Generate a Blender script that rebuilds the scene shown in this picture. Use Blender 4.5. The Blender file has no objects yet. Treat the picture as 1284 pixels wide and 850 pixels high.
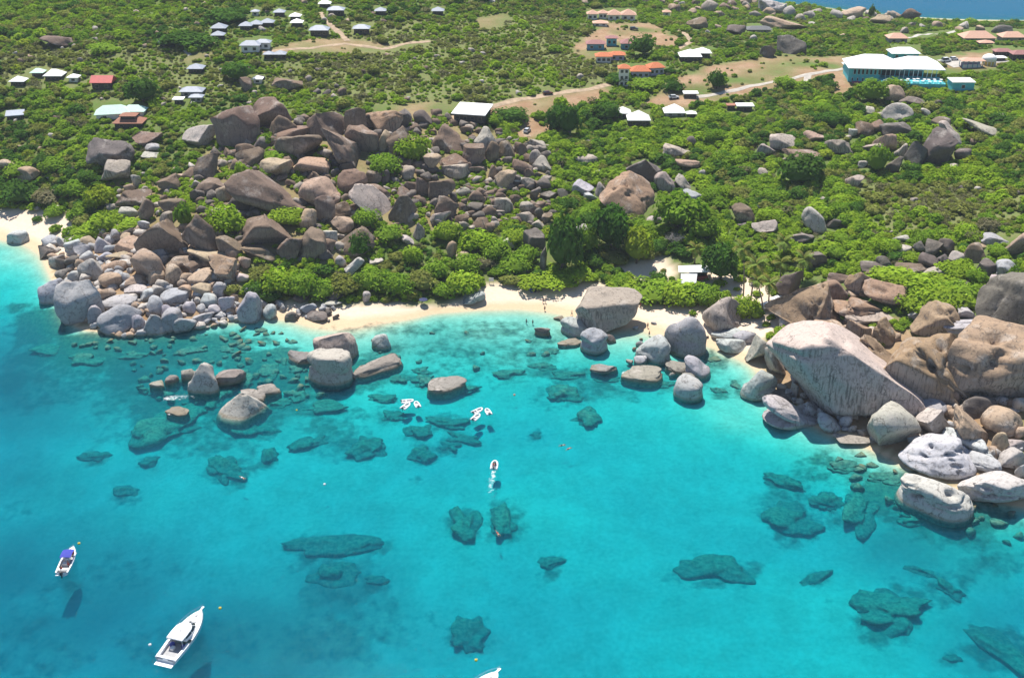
import bpy, bmesh, math, random
import numpy as np
from mathutils import Vector, Matrix

random.seed(7)
RNG = np.random.default_rng(7)
R = math.radians
scene = bpy.context.scene
COL = scene.collection

# ------------------------------------------------------------------ camera
FPX, PITCH, CAM_H = 1377.0, R(27.8), 147.0          # focal length in photograph pixels (1284 wide)
cam_d = bpy.data.cameras.new("camera")
cam = bpy.data.objects.new("camera", cam_d)
COL.objects.link(cam)
cam.location = (0, 0, CAM_H)
cam.rotation_euler = (math.pi / 2 - PITCH, 0, 0)
cam_d.sensor_fit = 'HORIZONTAL'
cam_d.angle = 2 * math.atan(642.0 / FPX)
cam_d.clip_start = 1.0
cam_d.clip_end = 20000
scene.camera = cam

# ------------------------------------------------------------------ light
SUN_EL, SUN_AZ = R(63), R(-18)                      # azimuth from +Y towards +X
world = bpy.data.worlds.new("World")
scene.world = world
world.use_nodes = True
wn = world.node_tree.nodes
wl = world.node_tree.links
sky = wn.new("ShaderNodeTexSky")
sky.sky_type = 'NISHITA'
sky.sun_disc = False
sky.sun_elevation = SUN_EL
sky.sun_rotation = SUN_AZ
sky.air_density = 1.0
sky.dust_density = 0.15
sky.ozone_density = 2.5
bg = wn["Background"]
bg.inputs[1].default_value = 0.085
wl.new(sky.outputs[0], bg.inputs[0])
sun_d = bpy.data.lights.new("sun", 'SUN')
sun_d.energy = 5.0
sun_d.angle = R(0.53)
sun_d.color = (1.0, 0.95, 0.87)
sun = bpy.data.objects.new("sun", sun_d)
COL.objects.link(sun)
sdir = Vector((math.sin(SUN_AZ) * math.cos(SUN_EL), math.cos(SUN_AZ) * math.cos(SUN_EL), math.sin(SUN_EL)))
sun.rotation_euler = sdir.to_track_quat('Z', 'Y').to_euler()
sun.location = (0, 0, 400)

scene.view_settings.view_transform = 'Standard'
scene.view_settings.look = 'None'
scene.view_settings.exposure = 0.66
scene.view_settings.gamma = 1.0
scene.view_settings.use_curve_mapping = False
scene.render.engine = 'CYCLES'
cy = scene.cycles
cy.max_bounces = 6
cy.diffuse_bounces = 2
cy.glossy_bounces = 2
cy.transmission_bounces = 2
cy.transparent_max_bounces = 12
cy.volume_bounces = 0
cy.sample_clamp_indirect = 4.0
cy.sample_clamp_direct = 12.0

# ------------------------------------------------------------------ helpers: picture <-> place
SP, CP = math.sin(PITCH), math.cos(PITCH)

def proj(x, y, z):
    x = np.asarray(x, float); y = np.asarray(y, float); z = np.asarray(z, float) - CAM_H
    dep = y * CP - z * SP
    up = y * SP + z * CP
    return 642 + FPX * x / dep, 425 - FPX * up / dep, dep

def ray(px, py):
    a = (np.asarray(px, float) - 642) / FPX
    b = -(np.asarray(py, float) - 425) / FPX
    return np.stack([a, CP + b * SP, -SP + b * CP], -1)

def at_z(px, py, z=0.0):
    d = ray(px, py)
    t = (z - CAM_H) / d[..., 2]
    return d[..., 0] * t, d[..., 1] * t

# smooth value noise on arrays
def _hash(ix, iy, iz, seed):
    n = (ix * 374761393 + iy * 668265263 + iz * 2147483647 + seed * 1274126177) & 0xffffffff
    n = ((n ^ (n >> 13)) * 1274126177) & 0xffffffff
    n = n ^ (n >> 16)
    return (n & 0xffff) / 65535.0

def vnoise(p, seed=0):
    p = np.asarray(p, float)
    i = np.floor(p).astype(np.int64)
    f = p - i
    u = f * f * (3 - 2 * f)
    out = 0
    for dx in (0, 1):
        for dy in (0, 1):
            for dz in (0, 1):
                w = (u[..., 0] if dx else 1 - u[..., 0]) * (u[..., 1] if dy else 1 - u[..., 1]) * (u[..., 2] if dz else 1 - u[..., 2])
                out = out + w * _hash(i[..., 0] + dx, i[..., 1] + dy, i[..., 2] + dz, seed)
    return out * 2 - 1

def noise2(x, y, s, seed=0):
    return vnoise(np.stack([np.asarray(x) * s, np.asarray(y) * s, np.zeros_like(np.asarray(x, float))], -1), seed)

def in_poly(px, py, poly):
    px = np.asarray(px, float); py = np.asarray(py, float)
    ins = np.zeros(px.shape, bool)
    n = len(poly)
    for i in range(n):
        x1, y1 = poly[i]; x2, y2 = poly[(i + 1) % n]
        if y1 == y2:
            continue
        c = ((y1 > py) != (y2 > py)) & (px < (x2 - x1) * (py - y1) / (y2 - y1) + x1)
        ins ^= c
    return ins

def sstep(a, b, x):
    t = np.clip((x - a) / (b - a), 0, 1)
    return t * t * (3 - 2 * t)

def tag(o, label=None, cat=None, group=None, kind=None):
    if label: o["label"] = label
    if cat: o["category"] = cat
    if group: o["group"] = group
    if kind: o["kind"] = kind
    return o

def srgb(r, g, b):
    f = lambda c: (c / 255 / 12.92) if c / 255 <= 0.04045 else ((c / 255 + 0.055) / 1.055) ** 2.4
    return (f(r), f(g), f(b))

def new_mesh(name, verts, faces, mats=(), smooth=False, fmat=None):
    me = bpy.data.meshes.new(name)
    me.from_pydata([tuple(v) for v in verts], [], [tuple(int(i) for i in f) for f in faces])
    for m in mats:
        me.materials.append(m)
    if fmat is not None:
        me.polygons.foreach_set("material_index", np.asarray(fmat, np.int32))
    if smooth:
        me.polygons.foreach_set("use_smooth", np.ones(len(me.polygons), bool))
    me.update()
    return me

def fast_mesh(name, V, F, mats=(), smooth=True, fmat=None):
    """V (n,3) array, F (m,k) array with one face size k"""
    me = bpy.data.meshes.new(name)
    V = np.asarray(V, np.float32); F = np.asarray(F, np.int32)
    me.vertices.add(len(V)); me.vertices.foreach_set("co", V.ravel())
    k = F.shape[1]
    me.loops.add(F.size); me.loops.foreach_set("vertex_index", F.ravel())
    me.polygons.add(len(F))
    me.polygons.foreach_set("loop_start", np.arange(0, F.size, k, dtype=np.int32))
    me.polygons.foreach_set("loop_total", np.full(len(F), k, np.int32))
    for m in mats:
        me.materials.append(m)
    if fmat is not None:
        me.polygons.foreach_set("material_index", np.asarray(fmat, np.int32))
    me.polygons.foreach_set("use_smooth", np.full(len(F), smooth, bool))
    me.update(calc_edges=True)
    me.validate()
    return me

def vcol(me, name, arr):
    a = me.color_attributes.new(name, 'FLOAT_COLOR', 'POINT')
    arr = np.asarray(arr, np.float32)
    if arr.shape[1] == 3:
        arr = np.concatenate([arr, np.ones((len(arr), 1), np.float32)], 1)
    a.data.foreach_set("color", arr.ravel())

def link(name, me, parent=None, loc=None, rot=None):
    o = bpy.data.objects.new(name, me)
    COL.objects.link(o)
    if parent is not None:
        o.parent = parent
    if loc is not None:
        o.location = loc
    if rot is not None:
        o.rotation_euler = rot
    return o

def thing(name, label, cat, loc=(0, 0, 0), rz=0.0, group=None):
    o = bpy.data.objects.new(name, None)
    o.empty_display_size = 0.5
    COL.objects.link(o)
    o.location = loc
    o.rotation_euler = (0, 0, rz)
    return tag(o, label, cat, group)

def kids(o):
    return [c for c in COL.objects if c.parent == o]

def copy_tree(o, parent=None):
    c = o.copy(); COL.objects.link(c)
    if parent is not None:
        c.parent = parent
    for ch in list(o.children):
        copy_tree(ch, c)
    return c

class MB:
    """collects simple shapes into one mesh"""
    def __init__(s):
        s.v = []; s.f = []
    def add(s, V, F):
        n = len(s.v)
        s.v += [tuple(v) for v in V]
        s.f += [tuple(i + n for i in f) for f in F]
        return s
    def box(s, cx, cy_, cz, sx, sy, sz, rz=0.0, taper=1.0):
        V = []
        c, sn = math.cos(rz), math.sin(rz)
        for k in (0, 1):
            t = taper if k else 1.0
            for dx, dy in ((-1, -1), (1, -1), (1, 1), (-1, 1)):
                x, y = dx * sx / 2 * t, dy * sy / 2 * t
                V.append((cx + x * c - y * sn, cy_ + x * sn + y * c, cz + (k - .5) * sz))
        return s.add(V, [(3, 2, 1, 0), (4, 5, 6, 7), (0, 1, 5, 4), (1, 2, 6, 5), (2, 3, 7, 6), (3, 0, 4, 7)])
    def tube(s, pts, r, n=6, r2=None):
        P = [Vector(p) for p in pts]
        V = []; F = []
        m = len(P)
        for i, p in enumerate(P):
            t = (P[min(i + 1, m - 1)] - P[max(i - 1, 0)]).normalized()
            a = t.orthogonal().normalized() if i == 0 else (a - t * a.dot(t)).normalized()
            b = t.cross(a)
            rr = r if r2 is None else r + (r2 - r) * i / max(1, m - 1)
            for k in range(n):
                w = 2 * math.pi * k / n
                V.append(p + a * (rr * math.cos(w)) + b * (rr * math.sin(w)))
        for i in range(m - 1):
            for k in range(n):
                k2 = (k + 1) % n
                F.append((i * n + k, i * n + k2, (i + 1) * n + k2, (i + 1) * n + k))
        F.append(tuple(range(n - 1, -1, -1))); F.append(tuple(range((m - 1) * n, m * n)))
        return s.add(V, F)
    def loft(s, rings, cap0=True, cap1=True, closed=True):
        n = len(rings[0]); V = [p for r in rings for p in r]; F = []
        for i in range(len(rings) - 1):
            for k in range(n if closed else n - 1):
                k2 = (k + 1) % n
                F.append((i * n + k, i * n + k2, (i + 1) * n + k2, (i + 1) * n + k))
        if cap0: F.append(tuple(range(n - 1, -1, -1)))
        if cap1: F.append(tuple(range((len(rings) - 1) * n, len(rings) * n)))
        return s.add(V, F)
    def prism(s, poly, z0, z1):
        n = len(poly)
        return s.loft([[(x, y, z0) for x, y in poly], [(x, y, z1) for x, y in poly]])
    def cyl(s, cx, cy_, z0, z1, r, n=10, r2=None):
        r2 = r if r2 is None else r2
        ring = lambda rr, z: [(cx + rr * math.cos(2 * math.pi * k / n), cy_ + rr * math.sin(2 * math.pi * k / n), z) for k in range(n)]
        return s.loft([ring(r, z0), ring(max(r2, 1e-3), z1)])
    def dome(s, cx, cy_, cz, rx, ry, rz, n=10, m=5):
        rings = []
        for j in range(m + 1):
            a = -math.pi / 2 + math.pi * j / m
            c = max(math.cos(a), .02)
            rings.append([(cx + rx * c * math.cos(2 * math.pi * k / n), cy_ + ry * c * math.sin(2 * math.pi * k / n), cz + rz * math.sin(a)) for k in range(n)])
        return s.loft(rings)
    def build(s, name, mat, parent=None, loc=None, smooth=False, rot=None):
        me = new_mesh(name, s.v, s.f, [mat], smooth)
        bm = bmesh.new(); bm.from_mesh(me)
        bmesh.ops.recalc_face_normals(bm, faces=bm.faces)
        bm.to_mesh(me); bm.free()
        return link(name, me, parent, loc, rot)

# ------------------------------------------------------------------ materials
def mk(name):
    m = bpy.data.materials.new(name); m.use_nodes = True
    nt = m.node_tree
    return m, nt, nt.nodes, nt.links, nt.nodes["Principled BSDF"]

def noise_node(N, scale, detail=4, rough=.55):
    n = N.new("ShaderNodeTexNoise")
    n.inputs["Scale"].default_value = scale
    n.inputs["Detail"].default_value = detail
    n.inputs["Roughness"].default_value = rough
    return n

def mixc(N, L, fac, a, b, mode='MIX'):
    m = N.new("ShaderNodeMix"); m.data_type = 'RGBA'; m.blend_type = mode
    for sock, v in ((m.inputs[0], fac), (m.inputs[6], a), (m.inputs[7], b)):
        if hasattr(v, "is_output"):
            L.new(v, sock)
        elif isinstance(v, (int, float)):
            sock.default_value = v
        else:
            sock.default_value = (*v[:3], 1)
    return m.outputs[2]

def ramp(N, L, val, a, b):
    m = N.new("ShaderNodeMapRange"); m.clamp = True
    L.new(val, m.inputs[0])
    m.inputs[1].default_value = a; m.inputs[2].default_value = b
    return m.outputs[0]

def math_(N, L, op, a, b=None):
    m = N.new("ShaderNodeMath"); m.operation = op
    for s, v in ((m.inputs[0], a), (m.inputs[1], b)):
        if v is None: continue
        if hasattr(v, "is_output"): L.new(v, s)
        else: s.default_value = v
    return m.outputs[0]

def paint(name, col, rough=.5, var=.12, scale=1.5, metal=0.0, bump=0.0):
    m, nt, N, L, B = mk(name)
    geo = N.new("ShaderNodeTexCoord")
    n = noise_node(N, scale, 5, .6); L.new(geo.outputs["Object"], n.inputs["Vector"])
    dark = tuple(c * (1 - var * 1.6) for c in col)
    lite = tuple(min(1, c * (1 + var)) for c in col)
    L.new(mixc(N, L, ramp(N, L, n.outputs[0], .3, .7), dark, lite), B.inputs["Base Color"])
    B.inputs["Roughness"].default_value = rough
    B.inputs["Metallic"].default_value = metal
    if bump:
        bp = N.new("ShaderNodeBump"); bp.inputs["Strength"].default_value = bump; bp.inputs["Distance"].default_value = .05
        L.new(n.outputs[0], bp.inputs["Height"]); L.new(bp.outputs[0], B.inputs["Normal"])
    return m
# ------------------------------------------------------------------ terrain heights
SHORE = [(-60,292),(0,300),(30,306),(52,320),(62,342),(72,368),(80,396),(108,414),(150,416),(205,413),(260,406),(310,400),(350,400),(395,410),(440,412),
 (490,403),(540,393),(600,388),(650,387),(700,392),(735,406),(770,414),(800,411),(840,426),(880,430),(910,443),(945,460),(965,496),
 (1000,522),(1050,548),(1090,562),(1140,588),(1190,612),(1240,627),(1290,637),(1400,660)]
CTRL = [(x, y, 0.0) for x, y in SHORE] + [
 # beach and its back edge
 (20,268,2.6),(80,285,3),(-40,262,3),(380,374,2.2),(450,378,2.0),(520,378,1.8),(600,366,2.0),(625,352,3),(700,362,2.3),(745,362,2.3),(830,388,1.8),(900,402,1.8),(870,355,3.2),(960,395,2.6),(940,370,3),
 # left point and the boulder ridge
 (130,372,2.6),(200,362,4.2),(280,362,5),(200,310,8),(300,320,9.5),(150,300,5.5),(330,360,4),(340,290,12),(330,240,16.5),(300,200,20),(300,160,23),(420,300,11),(420,240,16.5),(430,180,22.5),
 (480,150,25),(500,260,13),(550,200,18.5),(600,250,12.5),(640,200,17),(660,280,9),(560,320,6),(480,330,6),(620,330,5),(700,330,5),(800,330,5),(880,300,8),(760,260,11),(830,220,14),(750,200,16),(700,160,19.5),(600,145,23),(800,150,20),(900,150,21),
 # right flank
 (1000,380,5),(1050,420,5.5),(1100,440,6.5),(1150,480,5),(1200,520,4),(1250,560,3.5),(1284,480,9),(1200,430,10),(1284,400,15),(1100,370,11),(1000,330,8.5),(1200,340,15.5),(1284,300,20),(1100,300,15),(1000,270,13.5),(1000,220,16.5),(1100,220,18.5),(1200,220,20),(1284,220,22),
 (1100,170,21.5),(1200,150,23.5),(1284,150,24),(1400,300,24),(1400,480,12),
 # upper slopes
 (1100,100,25),(1200,100,25.5),(950,100,25),(870,90,27),(1000,60,25.5),(1100,55,24.5),(1250,58,21),(1284,50,11),(1180,44,12.5),(1100,37,13),(970,26,14),(900,27,17),(860,22,19),(820,10,24),(1400,50,18),
 (0,0,40),(200,0,42),(400,0,40),(600,0,35),(700,0,32),(770,4,29),(0,-60,52),(300,-60,52),(600,-45,40),
 (100,220,12.5),(0,220,9.5),(0,252,4.5),(100,150,22),(0,150,20),(200,130,25),(0,80,31),(200,70,34),(400,70,33),(600,70,29),(750,70,28),(500,110,27),(350,110,28),(700,110,24.5),(800,110,24),(-150,100,30),(-150,220,12),
 # far coast and the sea behind
 (1400,28,0),(1284,26,0),(1150,22,0),(1000,6,0),(880,-6,0),(780,-25,0),(1284,6,-12),(1150,0,-12),(1000,-18,-12),(850,-35,-12),(1000,-60,-14),(1284,-60,-14),
 # sea bed of the bay
 (0,330,-1.0),(42,352,-1.2),(0,385,-3.6),(40,415,-3.2),(100,452,-3.4),(200,442,-2.4),(300,432,-1.5),(400,442,-1.3),(500,432,-1.2),(600,420,-1),(680,420,-1),(600,460,-2.6),(450,500,-3.0),(300,500,-3.6),(150,520,-5),(0,480,-5.6),
 (0,600,-7),(150,650,-7),(300,620,-5.6),(500,560,-4.6),(650,520,-4),(750,470,-2.2),(850,480,-2),(780,440,-.8),(920,470,-1.2),(900,540,-3.4),(980,570,-3),(1050,600,-2.8),(1100,640,-3.8),(1200,680,-4.2),(1284,700,-4.6),
 (800,620,-4.8),(650,650,-5.2),(500,700,-6),(300,750,-7.5),(100,780,-9),(0,850,-9.5),(250,850,-9),(500,850,-7.5),(750,800,-6),(1000,750,-5),(1284,850,-6),(900,850,-6),(-200,600,-10),(-200,850,-12),(1500,800,-7),(642,1000,-8),(0,1100,-11),(1284,1100,-8),(-200,400,-8),
]
_c = np.array(CTRL, float)
_c[:, 2] = np.where((_c[:, 2] < -.9) & (_c[:, 1] > 320), -.6 + (_c[:, 2] + .9) * .82, _c[:, 2])
_c[:, 2] = np.where((_c[:, 2] < -.9) & (_c[:, 1] < 100), _c[:, 2] * 1.6, _c[:, 2])
_x, _y = at_z(_c[:, 0], _c[:, 1], _c[:, 2])
CX = np.stack([_x, _y], -1) / 100.0
def _phi(r2):
    return 0.5 * r2 * np.log(r2 + 1e-12)
_n = len(CX)
_A = np.zeros((_n + 3, _n + 3))
_A[:_n, :_n] = _phi(((CX[:, None] - CX[None]) ** 2).sum(-1)) + np.eye(_n) * 0.0006
_A[:_n, _n] = 1; _A[:_n, _n + 1:] = CX
_A[_n, :_n] = 1; _A[_n + 1:, :_n] = CX.T
_w = np.linalg.solve(_A, np.concatenate([_c[:, 2], np.zeros(3)]))

def tps(x, y):
    P = np.stack([x.ravel(), y.ravel()], -1) / 100.0
    out = np.empty(len(P))
    for i in range(0, len(P), 20000):
        q = P[i:i + 20000]
        out[i:i + 20000] = _phi(((q[:, None] - CX[None]) ** 2).sum(-1)) @ _w[:_n] + _w[_n] + q @ _w[_n + 1:]
    return out.reshape(x.shape)

def axis(lo, hi, step, far):
    core = np.arange(lo, hi + step * .5, step)
    ext = []; d = step; p = 0
    while p < far:
        d *= 1.35; p += d; ext.append(p)
    ext = np.array(ext)
    return np.concatenate([lo - ext[::-1], core, hi + ext])
X0, X1, Y0, Y1 = -400, 430, 70, 860
AX = axis(X0, X1, 2.0, 5000); AY = axis(Y0, Y1, 2.0, 5000)
GX, GY = np.meshgrid(AX, AY)
cxx = np.clip(GX, X0, X1); cyy = np.clip(GY, Y0, Y1)
HG = tps(cxx, cyy)
outd = np.hypot(GX - cxx, GY - cyy)
HG = HG + (-24 - HG) * sstep(0, 700, outd)
land = sstep(3.0, 9.0, HG)
HG = HG + land * (0.9 * noise2(GX, GY, 1 / 22., 3) + .45 * noise2(GX, GY, 1 / 8., 4)) + sstep(-.8, -2.5, HG) * (.3 * noise2(GX, GY, 1 / 9., 5) + .8 * noise2(GX, GY, 1 / 33., 6) + .35 * noise2(GX, GY, 1 / 17., 7))

def hgt(x, y):
    x = np.asarray(x, float); y = np.asarray(y, float)
    i = np.clip(np.searchsorted(AX, x) - 1, 0, len(AX) - 2)
    j = np.clip(np.searchsorted(AY, y) - 1, 0, len(AY) - 2)
    u = np.clip((x - AX[i]) / (AX[i + 1] - AX[i]), 0, 1); v = np.clip((y - AY[j]) / (AY[j + 1] - AY[j]), 0, 1)
    return (HG[j, i] * (1 - u) + HG[j, i + 1] * u) * (1 - v) + (HG[j + 1, i] * (1 - u) + HG[j + 1, i + 1] * u) * v

_T = np.concatenate([np.arange(120, 900, 1.5), np.arange(900, 3000, 20)])
def hit(px, py, dz=0.0, floor=None):
    """first point along the sight line that lies dz above the ground (or above floor where the ground is lower)"""
    d = ray(px, py)
    def g(t):
        h = hgt(d[0] * t, d[1] * t)
        if floor is not None: h = np.maximum(h, floor)
        return CAM_H + d[2] * t - h - dz
    val = g(_T)
    k = np.argmax(val < 0)
    if k == 0: return None
    a, b = _T[k - 1], _T[k]
    for _ in range(18):
        m = (a + b) / 2
        if g(m) < 0: b = m
        else: a = m
    t = (a + b) / 2
    return np.array([d[0] * t, d[1] * t, CAM_H + d[2] * t]), t      # t equals depth along the view axis

# ---- land cover masks, drawn as areas of the land
SAND = [[(-80,262),(20,262),(60,264),(92,272),(96,290),(84,300),(100,322),(70,336),(50,330),(20,318),(-80,310)],
        [(335,384),(360,377),(420,386),(470,380),(560,384),(590,367),(606,355),(640,352),(650,362),(700,360),(735,352),(765,357),(768,372),(812,382),(890,384),(900,360),(862,352),(860,338),(905,340),(960,350),(975,380),(985,402),(960,425),(945,470),(900,470),(850,440),(720,430),(650,412),(560,418),(480,432),(400,432),(330,410)],
        [(755,338),(800,328),(830,322),(850,336),(842,352),(800,352)]]
EARTH = [[(800,131),(840,104),(880,84),(960,71),(1060,71),(1084,79),(1060,88),(1010,104),(930,120),(880,134),(835,134)],
         [(716,62),(738,44),(752,28),(820,30),(850,48),(862,58),(830,60),(795,52),(770,74),(735,74)],
         [(560,152),(610,134),(690,120),(765,108),(768,120),(720,138),(690,165),(665,176),(645,172),(655,146),(600,150)],
         [(375,52),(432,48),(490,56),(480,68),(380,67),(330,70),(335,62)],
         [(1040,84),(1062,84),(1070,112),(1055,130),(1045,118)], [(470,132),(560,128),(570,146),(470,148)],
         [(230,70),(270,64),(268,72),(232,80)], [(590,25),(640,15),(650,32),(600,38)], [(1180,70),(1240,66),(1262,74),(1250,84),(1190,86)]]
DRY = [[(430,28),(700,20),(790,60),(760,120),(640,140),(440,130),(330,110),(330,75)], [(1060,225),(1284,240),(1284,300),(1100,290)], [(0,60),(230,60),(330,110),(200,130),(0,110)]]
SUBMERGED = """
1080 638 74 42 -50|mottled brown boulder just under the surface at the right shore|bright submerged boulder
990 648 68 48 0|wide submerged boulder out in the turquoise water off the right shore|wide submerged boulder
985 608 48 22 25|
1036 630 40 28 0|
902 491 22 8 10|
926 485 20 18 0|
896 450 28 8 0|
315 531 92 34 5|
269 500 28 30 -50|
212 535 86 44 -15|largest submerged boulder in the left bay below the awash rocks|left bay reef
350 505 38 14 0|
370 496 26 18 0|
407 512 54 16 0|
387 555 46 18 -20|
285 590 52 34 30|
461 562 46 32 0|
338 573 22 20 0|
186 580 22 14 0|
118 573 38 14 0|
160 617 34 18 0|
581 489 42 13 -10|
531 478 28 16 0|
504 476 28 13 0|
530 465 28 11 0|
560 529 52 18 5|
524 541 34 18 0|
530 570 34 24 0|round submerged boulder between the two dinghy groups and the wake|round submerged boulder
563 560 26 13 8|
582 551 42 14 12|
493 522 28 12 0|
580 660 44 42 0|dark submerged boulder left of the swimmer over the deep patch|middle submerged boulder
632 654 34 44 0|dark submerged boulder below the wake of the moving dinghy|wake submerged boulder
692 706 32 16 0|
672 546 18 9 0|
418 684 114 26 0|very long dark submerged ridge left of centre|long submerged ridge
417 721 64 34 0|
472 728 30 12 0|
590 796 44 44 0|dark round submerged boulder just above the bow at the lower edge|lower edge submerged boulder
895 715 90 38 0|oval mottled submerged boulder in the turquoise water right of centre|oval submerged boulder
1023 725 48 16 -30|
1118 768 98 64 0|broad pale submerged boulder in the lower right|broad submerged boulder
1190 742 28 26 40|
1158 717 40 12 20|
1255 812 88 54 55|large green tinged submerged boulder in the lower right corner|corner submerged boulder
1194 826 22 10 0|
760 476 30 8 0|
835 482 26 10 0|
690 440 20 10 0|
716 470 50 12 0|
640 470 40 12 5|
680 460 34 10 0|
480 500 34 12 0|
60 440 40 14 0|
110 450 46 16 0|
170 445 40 12 0|
240 440 36 12 0|
290 440 34 10 0|
1110 600 40 18 0|
1150 650 46 18 0|
1060 585 40 16 0|
"""
# dark weed and reef patches on the sea bed: px, py, rx, ry, strength
REEF = [(100,470,150,60,.5),(250,540,120,40,.45),(560,415,150,16,.4),(680,425,90,20,.4),(600,445,160,26,.36),(860,470,80,26,.3),(110,440,110,34,.9),(50,410,60,36,.8),(250,440,110,34,.85),(330,470,110,44,.9),(250,505,120,34,.85),(160,500,90,26,.5),(430,470,90,30,.7),(540,440,100,20,.45),(520,475,60,16,.5),(660,450,70,30,.45),(600,470,60,22,.3),
 (400,540,60,20,.5),(300,585,36,26,.55),(440,560,50,24,.5),(420,735,80,50,.4),(440,800,120,45,.38),(130,720,130,30,.28),(60,750,90,50,.3),(250,800,130,50,.3),(40,820,90,50,.34),(1130,620,120,45,.75),(1200,660,90,34,.7),(1050,590,70,30,.5),(990,640,46,30,.5),(1180,730,60,24,.45),
 (1120,770,60,40,.45),(1250,700,60,30,.4),(760,490,60,22,.5),(700,500,40,24,.3),(600,800,30,26,.3),(895,715,50,24,.3),(640,650,30,28,.35),(580,660,30,28,.35),(690,706,22,14,.4),(50,480,40,14,.4),(190,545,80,22,.45),(470,520,60,14,.35),(560,545,70,34,.25),(530,600,20,8,.3),(20,640,60,14,.25),(1190,826,20,10,.5)]
for _l in SUBMERGED.strip().splitlines():
    _q = list(map(float, _l.split('|')[0].split()))
    REEF.append((_q[0], _q[1] + 2, max(_q[2], _q[3]) * .62 + 4, min(_q[2], _q[3]) * .62 + 6, .55))
HZ = HG.ravel()
TPX, TPY, TD = proj(GX.ravel(), GY.ravel(), HZ)
near = (TD > 60)
j1 = 5 * noise2(GX.ravel(), GY.ravel(), 1 / 7., 11) + 3 * noise2(GX.ravel(), GY.ravel(), 1 / 3., 12)
j2 = 4 * noise2(GX.ravel(), GY.ravel(), 1 / 6., 13)
wpx, wpy = TPX + j1, TPY + j2 * .6
def soft(polys):
    s = np.zeros(len(HZ))
    for dx, dy in ((0, 0), (4, 0), (-4, 0), (0, 3), (0, -3)):
        m = np.zeros(len(HZ), bool)
        for p in polys: m |= in_poly(wpx + dx, wpy + dy, p)
        s += m
    return s / 5 * near
m_sand = soft(SAND); m_earth = soft(EARTH) * np.clip(.7 + 1.0 * noise2(GX.ravel(), GY.ravel(), 1 / 13., 14), 0, 1); m_dry = soft(DRY)
# the sea bed is sand too; reef patches darken it
m_reef = np.zeros(len(HZ))
n_r = .5 * noise2(GX.ravel(), GY.ravel(), 1 / 9., 21) + .5 * noise2(GX.ravel(), GY.ravel(), 1 / 4., 22)
for (ex, ey, rx, ry, st) in REEF:
    d = np.hypot((TPX - ex) / rx, (TPY - ey) / ry)
    m_reef = np.maximum(m_reef, st * sstep(1.15, .35, d + .55 * n_r) * near)
under = HZ < 0.35
STONY = [[(60,310),(140,287),(240,287),(300,325),(300,372),(335,402),(150,426),(60,400)], [(985,395),(1130,400),(1200,470),(1284,490),(1284,640),(1140,600),(935,470)]]
RIDGE = [[(240,215),(300,140),(380,150),(430,150),(540,140),(600,160),(690,180),(700,260),(690,285),(600,290),(530,290),(470,310),(430,345),(380,330),(300,330),(250,300),(150,290),(130,230)]]
m_earth = np.maximum(m_earth, np.maximum(soft(STONY) * .9, soft(RIDGE) * .55))
m_sand = np.where(under, 1.0, m_sand)
m_earth = np.where(under, 0, m_earth)
# broad soft beds of thin weed on the deeper sand, and the blue-dark reef off the left point
BEDS = [(60,740,230,130,.48),(300,810,260,110,.38),(30,480,150,110,.46),(180,470,170,70,.46),(40,600,160,50,.25),(330,500,120,60,.4),(1170,680,170,70,.38),(1230,800,90,70,.22),(540,440,180,34,.22),(420,740,130,80,.3),(760,480,120,40,.2),(900,760,160,50,.10)]
m_bed = np.zeros(len(HZ)); n_b = noise2(GX.ravel(), GY.ravel(), 1 / 24., 25) * .6 + noise2(GX.ravel(), GY.ravel(), 1 / 8., 26) * .4
for (ex, ey, rx, ry, st) in BEDS:
    d = np.hypot((TPX - ex) / rx, (TPY - ey) / ry)
    m_bed = np.maximum(m_bed, st * sstep(1.1, .2, d + .35 * n_b) * np.clip(1 + .9 * n_b, .2, 1.6) * near)
m_dry = np.where(HZ < -.2, np.where(TPY < 45, .7, m_bed), m_dry)
m_reef = np.where(HZ < 0.1, m_reef, 0)
m_reef = np.where((outd.ravel() > 60) | (TPY < 45), 1.0 * (HZ < -.3), m_reef)
m_bed_far = (outd.ravel() > 60) | (TPY < 45)

# terrain material
m_ter, nt, N, L, B = mk("terrain_ground")
att = N.new("ShaderNodeVertexColor"); att.layer_name = "cover"
sep = N.new("ShaderNodeSeparateColor"); L.new(att.outputs[0], sep.inputs[0])
geo = N.new("ShaderNodeNewGeometry")
sz = N.new("ShaderNodeSeparateXYZ"); L.new(geo.outputs["Position"], sz.inputs[0])
nA = noise_node(N, .16, 6, .62); nB = noise_node(N, .9, 5, .65); nC = noise_node(N, .045, 3, .5); nD = noise_node(N, 4., 3, .6)
for n in (nA, nB, nC, nD): L.new(geo.outputs["Position"], n.inputs["Vector"])
soil = mixc(N, L, ramp(N, L, nA.outputs[0], .35, .65), (.135, .135, .05), (.10, .16, .036))
soil = mixc(N, L, ramp(N, L, nB.outputs[0], .48, .72), soil, (.085, .16, .03))
dry = mixc(N, L, ramp(N, L, nB.outputs[0], .35, .65), (.19, .175, .08), (.13, .175, .05))
soil = mixc(N, L, math_(N, L, 'MULTIPLY', att.outputs[1], .8), soil, dry)
earth = mixc(N, L, ramp(N, L, nA.outputs[0], .35, .65), (.27, .165, .095), (.35, .24, .155))
earth = mixc(N, L, ramp(N, L, nB.outputs[0], .52, .75), earth, (.17, .125, .065))
base = mixc(N, L, sep.outputs[1], soil, earth)
sand_dry = mixc(N, L, ramp(N, L, nB.outputs[0], .3, .7), (.60, .475, .36), (.67, .55, .43))
sand_wet = mixc(N, L, ramp(N, L, nB.outputs[0], .3, .7), (.50, .38, .25), (.56, .43, .28))
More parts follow.
